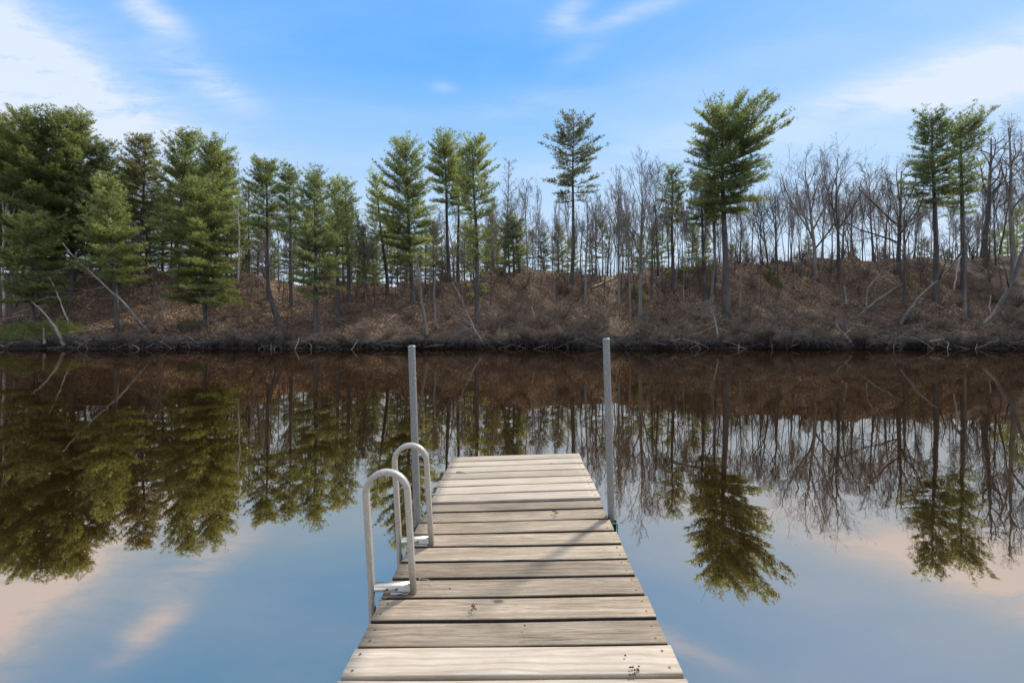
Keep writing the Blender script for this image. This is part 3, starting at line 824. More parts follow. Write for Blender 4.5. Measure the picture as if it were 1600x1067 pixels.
PINES = [
    # label, base px, top px, crown foot row, [(t, left px, right px)], options
    ('broad dense pine reaching into the upper left corner edge', (-15, 480), (5, 170), 395, [(0, 70, 55), (.4, 80, 60), (.75, 55, 40), (1, 12, 12)], dict(needles='needle', dens=1.15, el0=2)),
    ('tallest broad pine of the left hand clump with a rounded plumed top', (55, 478), (72, 160), 392, [(0, 50, 60), (.3, 70, 70), (.6, 66, 58), (.85, 44, 38), (1, 14, 12)], dict(needles='needle', dens=1.2, el0=0, el1=62)),
    ('pine with a separate narrow bushy tip just right of the tallest left pine', (112, 458), (118, 168), 372, [(0, 50, 55), (.4, 42, 55), (.7, 22, 36), (.85, 18, 24), (1, 9, 9)], dict(needles='needle', dens=1.1, el0=5, el1=60)),
    ('shorter dense pine filling the dip right of the left hand clump', (158, 452), (160, 214), 392, [(0, 48, 40), (.5, 38, 36), (.8, 20, 22), (1, 8, 8)], dict(needles='needle_dark', dens=1.1)),
    ('young yellow green pine in front of the left hand clump', (184, 512), (165, 270), 440, [(0, 48, 46), (.3, 52, 42), (.6, 36, 28), (.85, 14, 14), (1, 4, 4)], dict(needles='needle_light', dens=1.1, el0=8, el1=60)),
    ('low spreading green pine beside the white birch at far left', (52, 503), (46, 330), 470, [(0, 50, 62), (.4, 50, 66), (.75, 25, 40), (1, 8, 12)], dict(needles='needle', dens=.8, el0=-2, el1=35, gap=.42)),
    ('brownish thin crowned pine between the two left clumps', (215, 448), (228, 207), 345, [(0, 36, 32), (.4, 40, 34), (.7, 28, 18), (.85, 14, 12), (1, 5, 5)], dict(needles='needle_brown', dens=.95, el1=50)),
    ('pine with a pointed top on the left of the second clump', (268, 450), (296, 197), 372, [(0, 42, 40), (.5, 42, 30), (.8, 25, 16), (1, 6, 6)], dict(needles='needle', dens=1.05, el1=60)),
    ('round topped pine on the right of the second clump', (345, 448), (330, 203), 358, [(0, 38, 42), (.5, 34, 44), (.8, 26, 32), (1, 14, 14)], dict(needles='needle', dens=1.0, el1=58)),
    ('bright green front pine with long low drooping limbs', (322, 512), (306, 275), 468, [(0, 40, 62), (.25, 82, 58), (.45, 70, 52), (.7, 34, 38), (.9, 14, 16), (1, 5, 5)], dict(needles='needle_light', dens=1.1, el0=-4, el1=55, droop=.35)),
    ('upright pine with a kinked left limb at its top', (420, 468), (415, 240), 352, [(0, 26, 30), (.5, 30, 26), (.85, 26, 14), (1, 7, 7)], dict(needles='needle', dens=1.05)),
    ('narrow pine touching the right side of the kinked pine', (456, 478), (451, 252), 362, [(0, 22, 22), (.5, 22, 22), (.85, 12, 14), (1, 5, 5)], dict(needles='needle_dark', dens=1.05)),
    ('dark green pine with low limbs standing close to the waterline', (494, 517), (490, 258), 455, [(0, 36, 40), (.2, 44, 42), (.5, 40, 34), (.8, 22, 22), (1, 7, 7)], dict(needles='needle_dark', dens=.95)),
    ('slim pine directly behind the dark waterline pine', (527, 492), (523, 277), 420, [(0, 26, 26), (.5, 20, 20), (.85, 10, 10), (1, 4, 4)], dict(needles='needle', dens=.9)),
    ('thin isolated pine with short tiered branches', (545, 470), (540, 273), 385, [(0, 12, 16), (.35, 14, 16), (.6, 16, 22), (.85, 12, 14), (1, 4, 4)], dict(needles='needle', dens=.8, gap=.42, el1=40, skip=.2)),
    ('small pointed pine against the left side of the wide middle pine', (606, 455), (585, 262), 372, [(0, 26, 26), (.5, 20, 24), (.85, 12, 12), (1, 4, 4)], dict(needles='needle', dens=.75, el1=62)),
    ('wide layered pine left of the three in the middle', (645, 475), (632, 207), 405, [(0, 52, 44), (.25, 64, 50), (.5, 56, 44), (.75, 36, 34), (.9, 20, 22), (1, 10, 10)], dict(needles='needle', dens=.95, el0=-2, el1=60, gap=.42)),
    ('tall pine with a bare lower trunk, middle one of three', (702, 440), (692, 196), 308, [(0, 26, 36), (.3, 34, 34), (.6, 26, 28), (.85, 16, 16), (1, 7, 7)], dict(needles='needle', dens=1.0, el1=66, low_bits=10)),
    ('slender pine crowded behind the middle of the three', (716, 436), (715, 232), 330, [(0, 16, 22), (.5, 15, 18), (1, 5, 5)], dict(needles='needle_dark', dens=.8, low_bits=8)),
    ('straight pine with a long grey trunk down to the bank, right one of three', (746, 492), (738, 207), 400, [(0, 16, 16), (.2, 20, 22), (.45, 34, 36), (.7, 30, 36), (.9, 16, 18), (1, 7, 7)], dict(needles='needle', dens=.85, el1=52, gap=.42, low_bits=14)),
    ('lone open crowned pine with a bare straight trunk on the ridge', (894, 442), (897, 168), 312, [(0, 32, 24), (.12, 42, 40), (.3, 46, 50), (.5, 50, 48), (.7, 34, 32), (.88, 20, 18), (1, 9, 9)], dict(needles='needle_brown', dens=.85, el0=-2, el1=42, gap=.50, skip=.16, per=5, lo_dead=26, rt=.16)),
    ('tallest pine with its plumed crown swept to the right', (1134, 498), (1128, 134), 322, [(0, 28, 34), (.12, 46, 62), (.35, 52, 72), (.55, 50, 92), (.72, 48, 62), (.88, 28, 28), (1, 16, 14)], dict(needles='needle_dark', dens=1.05, el0=-6, el1=58, gap=.36, rt=.24, lo_dead=18)),
    ('medium pine standing left of the tallest pine', (1052, 448), (1050, 254), 345, [(0, 20, 22), (.5, 22, 20), (.85, 12, 12), (1, 6, 6)], dict(needles='needle_dark', dens=.8, el1=60, low_bits=8)),
    ('dark pine tucked against the left of the tallest pine', (1103, 470), (1092, 262), 352, [(0, 26, 20), (.5, 24, 18), (1, 6, 6)], dict(needles='needle_dark', dens=.85, low_bits=14)),
    ('slim pine hidden behind the tallest pine', (1118, 440), (1112, 280), 350, [(0, 18, 18), (.5, 16, 16), (1, 5, 5)], dict(needles='needle_dark', dens=.8, low_bits=8)),
    ('left one of the twin pines on the right with a blunt top', (1463, 470), (1456, 164), 318, [(0, 26, 24), (.2, 50, 26), (.45, 28, 26), (.75, 20, 24), (.9, 18, 12), (1, 8, 6)], dict(needles='needle_dark', dens=.9, el1=58, lo_dead=14)),
    ('right one of the twin pines with its tip blown sideways', (1506, 455), (1500, 157), 322, [(0, 22, 12), (.2, 26, 20), (.45, 22, 26), (.7, 18, 32), (.88, 16, 38), (1, 12, 10)], dict(needles='needle_dark', dens=.85, el1=60, lo_dead=14)),
    ('small dark pine just left of the lone open crowned pine', (803, 424), (800, 332), 412, [(0, 22, 22), (.5, 24, 22), (1, 6, 6)], dict(needles='needle_dark', dens=.9, gap=.3)),
    ('young green pine among bare trunks left of the wide middle pine', (572, 462), (566, 345), 440, [(0, 20, 20), (.5, 18, 18), (1, 4, 4)], dict(needles='needle_light', dens=.8)),
]
for i, (label, (bx, by), (tx, ty), cy, pr, kw) in enumerate(PINES):
    X, Y, Z = hit(bx, by)
    top = at(tx, ty, Y); H = top[2] - Z
    zb = (CAMH + (HOR - cy) / F * Y) - Z
    k = Y / F
    kw = dict(kw, view=(Y, Z))
    pair = pine_pair(100 + i, H, zb, [(t, a * k * (.84 if bx < 700 else .93), b * k * (.84 if bx < 700 else .98)) for t, a, b in pr], lean=(top[0] - X, 0), **kw)
    plant_pine('pine_tree', label, 'pine tree', (X, Y, Z), H, pair, None, group='pines on the far bank')

# pines further back share a few crowns
BACK = [pine_pair(300 + i, 9.0, zb, pr, needles=nm, dens=.62, tuft=.26, gap=.46, el1=52, skip=.22) for i, (zb, pr, nm) in enumerate([
    (2.0, [(0, 1.6, 1.6), (.4, 1.7, 1.6), (.8, .8, .8), (1, .2, .2)], 'needle_dark'),
    (3.0, [(0, 1.0, 1.7), (.3, 1.7, 1.0), (.6, 1.0, 1.4), (.85, .8, .5), (1, .2, .2)], 'needle'),
    (3.5, [(0, 1.2, .9), (.4, .9, 1.3), (.8, .9, .6), (1, .3, .3)], 'needle_brown'),
    (1.0, [(0, 1.7, 1.7), (.5, 1.2, 1.3), (.85, .6, .6), (1, .2, .2)], 'needle_brown')])]


# ------------------------------------------------------------------ bare trees
def bare_arrays(seed, H, r0, fork=.35, n1=9, n2=6, n3=5, n4=3, ang=40, spread=1.0, wob_=.06, trunk_top=1.0, up=.35, lean=0.0, l1=.5):
    rnd = np.random.default_rng(seed)
    lev = [[], [], [], [], []]; rad = [[], [], [], [], []]
    K = [12, 7, 5, 4, 3]

    def grow(p, d, Ln, r, lv, rend=.25):
        nonlocal wob_
        k = K[lv]; pts = [p]; dd = np.array(d, float)
        st = Ln / (k - 1)
        for i in range(k - 1):
            dd = norm(dd + rnd.normal(0, wob_ * (1 + lv * .8), 3) + np.array([0, 0, up * (.22 if lv else .05)]))
            pts.append(pts[-1] + dd * st)
        pts = np.array(pts); s = np.linspace(0, 1, k)
        rr = r * (1 - s * (1 - rend)) + .0005
        lev[lv].append(pts); rad[lv].append(rr)
        return pts, rr

    w0 = wob_; wob_ = min(.035, w0); tp, tr = grow(np.zeros(3), norm(np.array([lean, 0, 1.])), H * trunk_top, r0, 0, .18); wob_ = w0
    tr[0] *= 1.4; rad[0][0] = tr
    cnt = [n1, n2, n3, n4]

    def kids(pts, rr, Ln, lv):
        if lv > 4 or cnt[lv - 1] == 0: return
        n = cnt[lv - 1]; n = max(1, int(round(n * rnd.uniform(.75, 1.25))))
        k = len(pts); s0 = fork if lv == 1 else .22
        ss = s0 + (1 - s0) * (np.arange(n) + rnd.uniform(0, .8, n)) / n
        a0 = rnd.uniform(0, 6.28)
        for j, s in enumerate(np.clip(ss, 0, .98)):
            i = s * (k - 1); i0 = int(i); f = i - i0
            p = pts[i0] * (1 - f) + pts[min(i0 + 1, k - 1)] * f; r = rr[i0] * (1 - f) + rr[min(i0 + 1, k - 1)] * f
            d = norm(pts[min(i0 + 1, k - 1)] - pts[i0 if i0 < k - 1 else i0 - 1])
            a = a0 + j * 2.4 + rnd.normal(0, .3)
            e1 = norm(np.cross(d, [0.3, .9, .1])); e2 = np.cross(d, e1)
            th = math.radians(ang * rnd.uniform(.6, 1.3)) * (1.15 if lv > 1 else 1)
            nd_ = norm(d * math.cos(th) + (e1 * math.cos(a) + e2 * math.sin(a)) * math.sin(th) * spread)
            cl = (H * l1 * (1.15 - .75 * (s - s0) / (1 - s0 + 1e-6)) if lv == 1 else Ln * rnd.uniform(.35, .62) * (1.15 - .5 * s))
            if lv == 1: cl *= rnd.uniform(.6, 1.05)
            q, qr = grow(p, nd_, cl, r * (.62 if lv == 1 else .58), lv, .3)
            kids(q, qr, cl, lv + 1)
    kids(tp, tr, H, 1)
    return lev, rad


def bare_pair(seed, H, r0, bark='grey_bark', twig='twig_bark', minr=.0045, width=None, base_px=None, **kw):
    lev, rad = bare_arrays(seed, H, r0, **kw)
    allp = np.vstack([p.reshape(-1, 3) for l in lev for p in l])
    sz = H / allp[:, 2].max()
    sx = sz if width is None else width / max(1e-3, np.percentile(np.abs(allp[:, 0]), 99))
    S = np.array([sx, sx, sz])
    TV, TQ = tubes(np.array(lev[0]) * S - np.array([0, 0, .0]), np.array(rad[0]), 9)
    TV[:9, 2] -= .25
    Vs, Fs, n = [], [], 0
    for lv, sd_ in ((1, 6), (2, 4), (3, 3), (4, 3)):
        if not lev[lv]: continue
        v, q = tubes(np.array(lev[lv]) * S, np.maximum(np.array(rad[lv]), minr * (1.0 if lv > 2 else 1.6)), sd_)
        Vs.append(v); Fs.append((q + n, 0 if lv < 3 else 1)); n += len(v)
    a = mk('trunk', TV, [(TQ, 0)], M[bark], smooth=True, mesh_only=True)
    b = mk('branches', np.vstack(Vs), Fs, [M[bark], M[twig]], smooth=True, mesh_only=True)
    return a, b


def plant_bare(label, pos, pair, rotz=0., scale=1., group=None, name='bare_tree', cat='bare tree'):
    t = thing(name, label, cat, pos, rotz, group, scale)
    if group: t.rotation_euler = (random.Random(pos[0]).gauss(0, .035), random.Random(pos[1]).gauss(0, .045), rotz)
    link('trunk', pair[0], t); link('branches', pair[1], t)
    return t


NAMED = [
    # label, base px, top row, trunk radius, half width px, options
    ('big spreading bare tree right of the tallest pine, forking low into many upright limbs', (1272, 436), 222, .15, 62, dict(fork=.22, n1=11, ang=34, up=.5, l1=.62, trunk_top=.95), 'grey_bark'),
    ('dark forked bare tree right next to the big spreading bare tree', (1312, 438), 232, .13, 40, dict(fork=.35, n1=9, ang=32, up=.5), 'dark_bark'),
    ('wide bare oak with long low arching limbs left of the twin pines', (1404, 430), 240, .17, 85, dict(fork=.28, n1=10, ang=52, up=.45, l1=.62), 'dark_bark'),
    ('massive dark trunked bare oak right of the twin pines', (1537, 402), 185, .22, 66, dict(fork=.42, n1=11, ang=50, up=.35, wob_=.10, l1=.5), 'dark_bark'),
    ('crooked bare oak rising at the right border', (1584, 440), 175, .19, 52, dict(fork=.40, n1=10, ang=46, up=.3, wob_=.11, l1=.45), 'grey_bark'),
    ('fan shaped multi limbed bare tree between the lone pine and the tallest pine', (1000, 492), 238, .12, 52, dict(fork=.22, n1=12, ang=30, up=.5, l1=.6, lean=-.02), 'grey_bark'),
    ('second fan shaped bare tree leaning towards the gully', (967, 476), 262, .10, 42, dict(fork=.3, n1=9, ang=32, up=.5, l1=.55), 'grey_bark'),
    ('feathery spire shaped leafless tree right of the three middle pines', (788, 428), 244, .09, 26, dict(fork=.18, n1=34, n2=7, n3=4, n4=0, ang=55, up=.35, l1=.17), 'grey_bark'),
    ('upright bare tree with a twiggy crown left of the fan shaped trees', (930, 440), 290, .09, 34, dict(fork=.35, n1=8, ang=34, up=.5), 'grey_bark'),
    ('grey bare tree standing halfway down the slope under the lone pine', (915, 470), 300, .10, 26, dict(fork=.45, n1=7, ang=30, up=.5), 'grey_bark'),
    ('slender dark bare tree on the slope right of the gully', (1018, 468), 300, .08, 22, dict(fork=.5, n1=7, ang=30, up=.5), 'dark_bark'),
    ('pair height bare tree on the slope just right of the tallest pine trunk', (1156, 480), 295, .07, 30, dict(fork=.4, n1=8, ang=34, up=.5), 'grey_bark'),
    ('thin crooked bare tree left of the tallest pine trunk', (1112, 470), 300, .11, 24, dict(fork=.55, n1=5, ang=30, up=.4, wob_=.12), 'grey_bark'),
    ('dark slim bare tree halfway down the slope below the spreading oak', (1414, 476), 300, .09, 26, dict(fork=.5, n1=6, ang=35, up=.5), 'dark_bark'),
    ('grey slim tree with a straight clean stem near the right hand waterline', (1508, 495), 330, .085, 22, dict(fork=.6, n1=6, ang=30, up=.5), 'grey_bark'),
    ('shrubby many stemmed bare tree left of the wide middle pine', (572, 470), 330, .05, 34, dict(fork=.15, n1=12, ang=30, up=.5, l1=.55), 'grey_bark'),
    ('slender bare tree leaning a little on the slope left of the feathery spire', (832, 478), 330, .05, 22, dict(fork=.5, n1=6, ang=30, up=.5), 'grey_bark'),
    ('bare tree with a tall clean stem below the fan shaped tree', (985, 500), 330, .06, 20, dict(fork=.4, n1=8, ang=30, up=.5), 'grey_bark'),
    ('dark thin tree on the slope left of the big spreading bare tree', (1217, 462), 290, .06, 26, dict(fork=.45, n1=7, ang=30, up=.5), 'dark_bark'),
]
for i, (label, (bx, by), ty, r0, hw, kw, bark) in enumerate(NAMED):
    X, Y, Z = hit(bx, by); H = CAMH + (HOR - ty) / F * Y - Z
    pair = bare_pair(500 + i, H, r0, bark=bark, width=hw * Y / F, **kw)
    plant_bare(label, (X, Y, Z), pair)

PROTO = [bare_pair(600 + i, 9.0, r, bark=bk, minr=.006, width=wd, n2=6, n3=5, n4=2, **kw) for i, (r, bk, wd, kw) in enumerate([
    (.085, 'grey_bark', 1.5, dict(fork=.45, n1=8, ang=28, up=.5)),
    (.070, 'dark_bark', 1.1, dict(fork=.55, n1=7, ang=26, up=.5)),
    (.100, 'grey_bark', 2.0, dict(fork=.35, n1=9, ang=34, up=.5)),
    (.060, 'twig_bark', 0.9, dict(fork=.50, n1=7, ang=28, up=.5, wob_=.09)),
    (.075, 'dark_bark', 1.4, dict(fork=.60, n1=6, ang=36, up=.5)),
    (.110, 'dark_bark', 1.9, dict(fork=.40, n1=8, ang=40, up=.4, wob_=.09)),
    (.050, 'grey_bark', 0.8, dict(fork=.40, n1=8, ang=26, up=.5)),
    (.080, 'pine_bark', 1.0, dict(fork=.70, n1=6, ang=45, up=.3))])]

MARKS = [(-200, 'the left border'), (0, 'the left border birch'), (118, 'the narrow tipped left pine'), (228, 'the brownish pine'), (330, 'the round topped pine'), (415, 'the kinked pine'),
         (490, 'the dark waterline pine'), (545, 'the thin tiered pine'), (632, 'the wide middle pine'), (738, 'the right one of three pines'), (788, 'the feathery spire'),
         (896, 'the lone pine'), (995, 'the fan shaped tree'), (1130, 'the tallest pine'), (1272, 'the big spreading tree'), (1404, 'the wide oak'),
         (1458, 'the left twin pine'), (1500, 'the right twin pine'), (1537, 'the massive oak'), (1640, 'the right border')]
ORD = ['first', 'second', 'third', 'fourth', 'fifth', 'sixth', 'seventh', 'eighth', 'ninth', 'tenth', 'eleventh', 'twelfth', 'thirteenth', 'fourteenth', 'fifteenth', 'sixteenth', 'seventeenth', 'eighteenth', 'nineteenth', 'twentieth']


def ordinal_labels(items, phrase):
    """items: (px, object) -> '<phrase>, third to the right of <landmark>'"""
    items = sorted(items, key=lambda q: q[0]); run = {}
    for px, o_ in items:
        mk_ = [m for m in MARKS if m[0] <= px][-1] if px >= MARKS[0][0] else MARKS[0]
        run[mk_[1]] = run.get(mk_[1], -1) + 1
        o_['label'] = '%s, %s right of %s' % (phrase, ORD[min(run[mk_[1]], 19)], mk_[1])


rf = random.Random(11)
ENV = [(-100, 300), (380, 330), (540, 330), (560, 318), (620, 350), (700, 330), (760, 310), (800, 292), (860, 290), (900, 300), (930, 285), (960, 270), (1000, 262), (1060, 275), (1100, 300), (1180, 292), (1220, 265), (1280, 250), (1340, 250), (1400, 262), (1450, 300), (1520, 300), (1560, 250), (1620, 230), (1800, 240)]
ex, ey = zip(*ENV)


def spaced(x0, x1, step, jit=.45):
    x = x0; out = []
    while x < x1: out.append(x + rf.uniform(-jit, jit) * step); x += step
    return out


row1 = []
for px in spaced(385, 760, 17) + spaced(765, 1180, 12) + spaced(1185, 1640, 9.5) + spaced(-60, 380, 26):
    Y = rf.uniform(33.2, 39.5); X = (px - 800) / F * Y; Z = float(terr(X, Y))
    ty = np.interp(px, ex, ey) + rf.uniform(-26, 40); H = CAMH + (HOR - ty) / F * Y - Z
    pr = PROTO[rf.randrange(8)] if px > 385 else PROTO[rf.choice([1, 3, 4, 7])]
    H *= rf.choice([1, 1, 1, .85, .7]); s = H / 9.0; sxy = s * rf.choice([.65, .8, 1.0, 1.25, 1.5])
    row1.append((px, plant_bare('', (X, Y, Z), pr, rf.uniform(0, 6.28), (sxy, sxy, s), 'bare trees on the ridge')))
ordinal_labels(row1, 'slim bare ridge tree')
row2 = []
for px in spaced(540, 1640, 14):
    Y = rf.uniform(41, 60); X = (px - 800) / F * Y; Z = float(terr(X, Y))
    ty = np.interp(px, ex, ey) + rf.uniform(20, 80); H = CAMH + (HOR - ty) / F * Y - Z
    s = H / 9.0
    row2.append((px, plant_bare('', (X, Y, Z), PROTO[rf.randrange(8)], rf.uniform(0, 6.28), (s * .9, s * .9, s), 'distant bare trees beyond the ridge')))
ordinal_labels(row2, 'distant bare tree')
row3 = []
for px in [420, 447, 470, 508, 556, 583, 598, 618, 655, 676, 723, 765, 868, 946, 1035, 1075, 1190, 1245, 1345, 1440, 1565, 205, 240, 388] + spaced(385, 760, 10) + spaced(900, 1180, 22):
    py = rf.uniform(448, 478); X, Y, Z = hit(px + rf.uniform(-3, 3), py)
    ty = np.interp(px, ex, ey) + rf.uniform(30, 110); H = CAMH + (HOR - ty) / F * Y - Z; s = H / 9.0
    row3.append((px, plant_bare('', (X, Y, Z), PROTO[rf.choice([1, 3, 4, 6, 7])], rf.uniform(0, 6.28), (s * .8, s * .8, s), 'thin bare trees on the slope')))
ordinal_labels(row3, 'thin bare tree rooted on the slope')
rowp = []
for px, ty, Y, v in ([(x, 255 + rf.uniform(-15, 60), rf.uniform(35, 42), rf.randrange(4)) for x in spaced(-70, 400, 20)]
                     + [(x, 330 + rf.uniform(-15, 50), rf.uniform(34.5, 38), 3) for x in spaced(-70, 410, 22)]
                     + [(x, 330 + rf.uniform(-25, 50), rf.uniform(40, 52), rf.randrange(4)) for x in spaced(385, 560, 16)]
                     + [(x, 352 + rf.uniform(-22, 30), rf.uniform(40, 52), rf.choice([0,1,2,2,3])) for x in spaced(565, 800, 12) + spaced(810, 1080, 22)]
                     + [(x, 375 + rf.uniform(-15, 20), rf.uniform(46, 60), rf.choice([2,3,3])) for x in spaced(1090, 1500, 48)]
                     + [(x, 300 + rf.uniform(-10, 60), rf.uniform(42, 52), 1) for x in spaced(1550, 1650, 24)]):
    X = (px - 800) / F * Y; Z = float(terr(X, Y)); H = CAMH + (HOR - ty) / F * Y - Z; s = H / 9.0
    sxy = max(s, .45) * rf.uniform(.75, 1.0)
    rowp.append((px, plant_pine('pine_tree', '', 'pine tree', (X, Y, Z), H, BACK[v], None, 'background pines', rf.uniform(0, 6.28), (sxy, sxy, s))))
ordinal_labels(rowp, 'background pine behind the ridge')


# ------------------------------------------------------------------ individual stems, logs and snags along the bank
def stem(name, label, cat, pts, Y0, Y1, r0, r1, m='dead_wood', kids=(), twigs=0, seed=0, part='limb'):
    """pts are photo pixels from the foot up; depth runs from Y0 at the foot to Y1 at the tip"""
    n = len(pts); Ys = np.linspace(Y0, Y1, n)
    P = np.array([at(x, y, Yy) for (x, y), Yy in zip(pts, Ys)])
    t = np.linspace(0, 1, n); tt = np.linspace(0, 1, max(10, n * 3))
    PP = np.stack([np.interp(tt, t, P[:, q]) for q in range(3)], -1)
    rnd = np.random.default_rng(seed + 900)
    PP[1:-1] += rnd.normal(0, .015, (len(PP) - 2, 3))
    g = PP[0].copy()
    th_ = thing(name, label, cat, tuple(g))
    r0 *= .78; r1 *= .78
    b = Bag(); b.tube(PP - g, r0 + (r1 - r0) * tt, 8); b.build('trunk' if 'tree' in name else 'log', M[m], th_, True)
    bb = Bag(); few = len(kids) <= 3 and not twigs
    for (i, px, py, r) in kids:
        if few and bb.n: bb.build('limb', M[m], th_, True); bb = Bag()
        p0 = PP[int(i * (len(PP) - 1))]; p1 = at(px, py, p0[1] + rnd.uniform(-.5, .5))
        mid = (p0 + p1) / 2 + rnd.normal(0, .06, 3) * np.linalg.norm(p1 - p0)
        q = np.array([p0, (p0 + mid) / 2, mid, (mid + p1) / 2 + rnd.normal(0, .03, 3), p1])
        bb.tube(q - g, [r, r * .85, r * .7, r * .5, r * .25], 5)
        for _ in range(4):
            s = rnd.uniform(.3, 1); p = p0 + (p1 - p0) * s; d = norm(norm(p1 - p0) + rnd.normal(0, .6, 3)) * np.linalg.norm(p1 - p0) * .35
            bb.tube(np.array([p, p + d * .5 + rnd.normal(0, .03, 3), p + d]) - g, [r * .35, r * .25, r * .1], 4)
    for _ in range(twigs):
        s = rnd.uniform(.25, 1); p = PP[int(s * (len(PP) - 1))]; d = norm(rnd.normal(0, 1, 3) + np.array([0, 0, .3])) * rnd.uniform(.3, 1.1)
        bb.tube(np.array([p, p + d * .5 + rnd.normal(0, .06, 3), p + d]) - g, [.010, .007, .004], 4)
        for _ in range(2):
            e = norm(d + rnd.normal(0, .35, 3)) * .4; bb.tube(np.array([p + d * .5, p + d * .5 + e * .5, p + d * .5 + e]) - g, [.006, .005, .003], 3)
    if bb.n: bb.build('limb' if few else 'branches', M[m], th_, True)
    return th_


def gy(px, py): return hit(px, py)[1]


stem('birch_tree', 'white birch with a forked bare top standing at the left border', 'birch', [(8, 497), (5, 440), (3, 400), (8, 360), (5, 335)], gy(8, 497), gy(8, 497), .11, .05, 'birch',
     [(.75, -8, 318, .04), (.8, 30, 312, .05), (.95, 2, 305, .03), (.6, 38, 385, .025), (.5, 48, 402, .02), (.9, 22, 300, .03)], 6, 1)
stem('leaning_tree', 'grey trunk leaning slightly just right of the left border birch', 'tree', [(24, 480), (20, 440), (13, 405), (10, 380)], gy(24, 480), gy(24, 480) + .6, .09, .06, 'grey_bark', [], 10, 2)
stem('leaning_tree', 'long pale dead trunk leaning left across the slope from the waterline', 'dead tree', [(234, 521), (200, 480), (168, 450), (140, 425), (112, 398), (98, 380)], gy(234, 521), 25.0, .085, .035, 'dead_wood',
     [(.45, 108, 452, .022), (.55, 120, 432, .018), (.35, 98, 462, .015), (.75, 80, 425, .02), (.3, 160, 462, .012)], 8, 3)
stem('leaning_tree', 'curved pale dead stem rising out of the water edge at left', 'dead tree', [(101, 541), (92, 522), (84, 508), (72, 492), (60, 480), (48, 471)], 23.9, 24.8, .12, .015, 'dead_wood', [(.35, 88, 508, .03)], 3, 4)
stem('leaning_tree', 'short broken pale snag beside the curved stem at the water', 'snag', [(70, 538), (69, 528), (68, 512)], 24.0, 24.1, .09, .03, 'dead_wood', [], 0, 5)
stem('leaning_tree', 'thin spotted birch stem leaning left above the low green bushes', 'birch', [(107, 505), (98, 480), (88, 455), (74, 430)], gy(107, 505), gy(107, 505) + .5, .055, .03, 'birch', [], 4, 6)
stem('fallen_log', 'short grey dead pole leaning right in the middle of the left slope', 'log', [(118, 498), (135, 480), (152, 464)], gy(118, 500), gy(118, 500) + .5, .045, .03, 'dead_wood', [(.9, 163, 452, .01)], 0, 7)
stem('leaning_tree', 'dark trunk curving at its foot right of the long pale leaning trunk', 'tree', [(189, 512), (183, 490), (180, 465), (178, 430), (175, 400)], gy(189, 512), gy(189, 512), .10, .08, 'grey_bark', [], 6, 8)
stem('leaning_tree', 'thin tan stem leaning left behind the bright green front pine', 'tree', [(315, 468), (305, 440), (297, 420), (290, 404)], gy(315, 470), gy(315, 470) + .4, .05, .03, 'grey_bark', [], 3, 9)
stem('leaning_tree', 'thin pale stem right of the bright green front pine', 'tree', [(340, 470), (336, 445), (331, 420), (328, 405)], gy(340, 470), gy(340, 470) + .3, .045, .03, 'grey_bark', [], 3, 10)
stem('birch_tree', 'white birch with a dark crown standing between the round pine and kinked pine', 'birch', [(372, 448), (373, 400), (374, 360), (371, 330), (376, 300)], gy(372, 450), gy(372, 450), .075, .03, 'birch', [(.7, 362, 300, .02), (.8, 392, 290, .02), (.6, 352, 330, .015)], 16, 11)
stem('leaning_tree', 'double ridged grey trunk bending left near the waterline', 'tree', [(446, 519), (434, 492), (424, 470), (417, 440), (416, 400), (413, 370)], gy(446, 519), gy(446, 519) + .7, .15, .09, 'pine_bark', [(.5, 400, 395, .04), (.6, 392, 372, .03), (.7, 440, 372, .03)], 24, 12)
stem('leaning_tree', 'dark trunk fused beside the double ridged grey trunk', 'tree', [(438, 519), (430, 500), (424, 478), (420, 462)], gy(446, 519) + .25, gy(446, 519) + .5, .10, .07, 'dark_bark', [], 0, 13)
stem('birch_tree', 'crooked white dead birch top between the kinked pine and the dark waterline pine', 'birch', [(455, 470), (452, 420), (457, 385), (448, 355), (440, 335)], gy(455, 472), gy(455, 472) - .6, .05, .025, 'birch', [(.6, 462, 352, .02), (.75, 452, 325, .018), (.5, 440, 395, .018)], 12, 14)
stem('leaning_tree', 'mottled trunk leaning left at the waterline behind the left dock pole', 'tree', [(669, 528), (663, 495), (658, 462), (655, 430), (650, 395)], gy(669, 528), gy(669, 528) + .5, .12, .07, 'grey_bark', [(.5, 640, 405, .03)], 16, 15)
stem('leaning_tree', 'grey mossy trunk stub right of the mottled waterline trunk', 'tree', [(681, 514), (680, 490), (678, 460), (680, 430)], gy(681, 514), gy(681, 514), .10, .08, 'grey_bark', [], 4, 16)
stem('fallen_branch', 'fallen dead tree top with pale bare limbs sloping to the water left of centre', 'branch', [(754, 537), (742, 515), (730, 490), (722, 468), (706, 440)], 24.1, 25.6, .085, .02, 'twig_bark',
     [(.2, 700, 486, .03), (.35, 692, 476, .028), (.5, 694, 444, .025), (.6, 712, 438, .025), (.3, 704, 530, .02), (.1, 762, 520, .03), (.4, 716, 500, .02), (.15, 720, 510, .02)], 18, 17)
stem('fallen_log', 'pale broken log lying on the slope left of the mottled trunk', 'log', [(585, 518), (600, 508), (614, 494), (620, 491)], gy(590, 518), gy(618, 492), .07, .03, 'dead_wood', [(.4, 596, 500, .02)], 3, 18)
stem('fallen_log', 'tan fallen log lying across the top of the leafy gully', 'log', [(925, 449), (940, 443), (958, 434)], gy(925, 450), gy(958, 437), .10, .07, 'tan_wood', [], 0, 19)
stem('stake', 'bare tan stake standing alone on the brushy slope', 'stake', [(838, 506), (834, 492), (830, 479)], gy(838, 506), gy(838, 506), .055, .04, 'tan_wood', [], 0, 20)
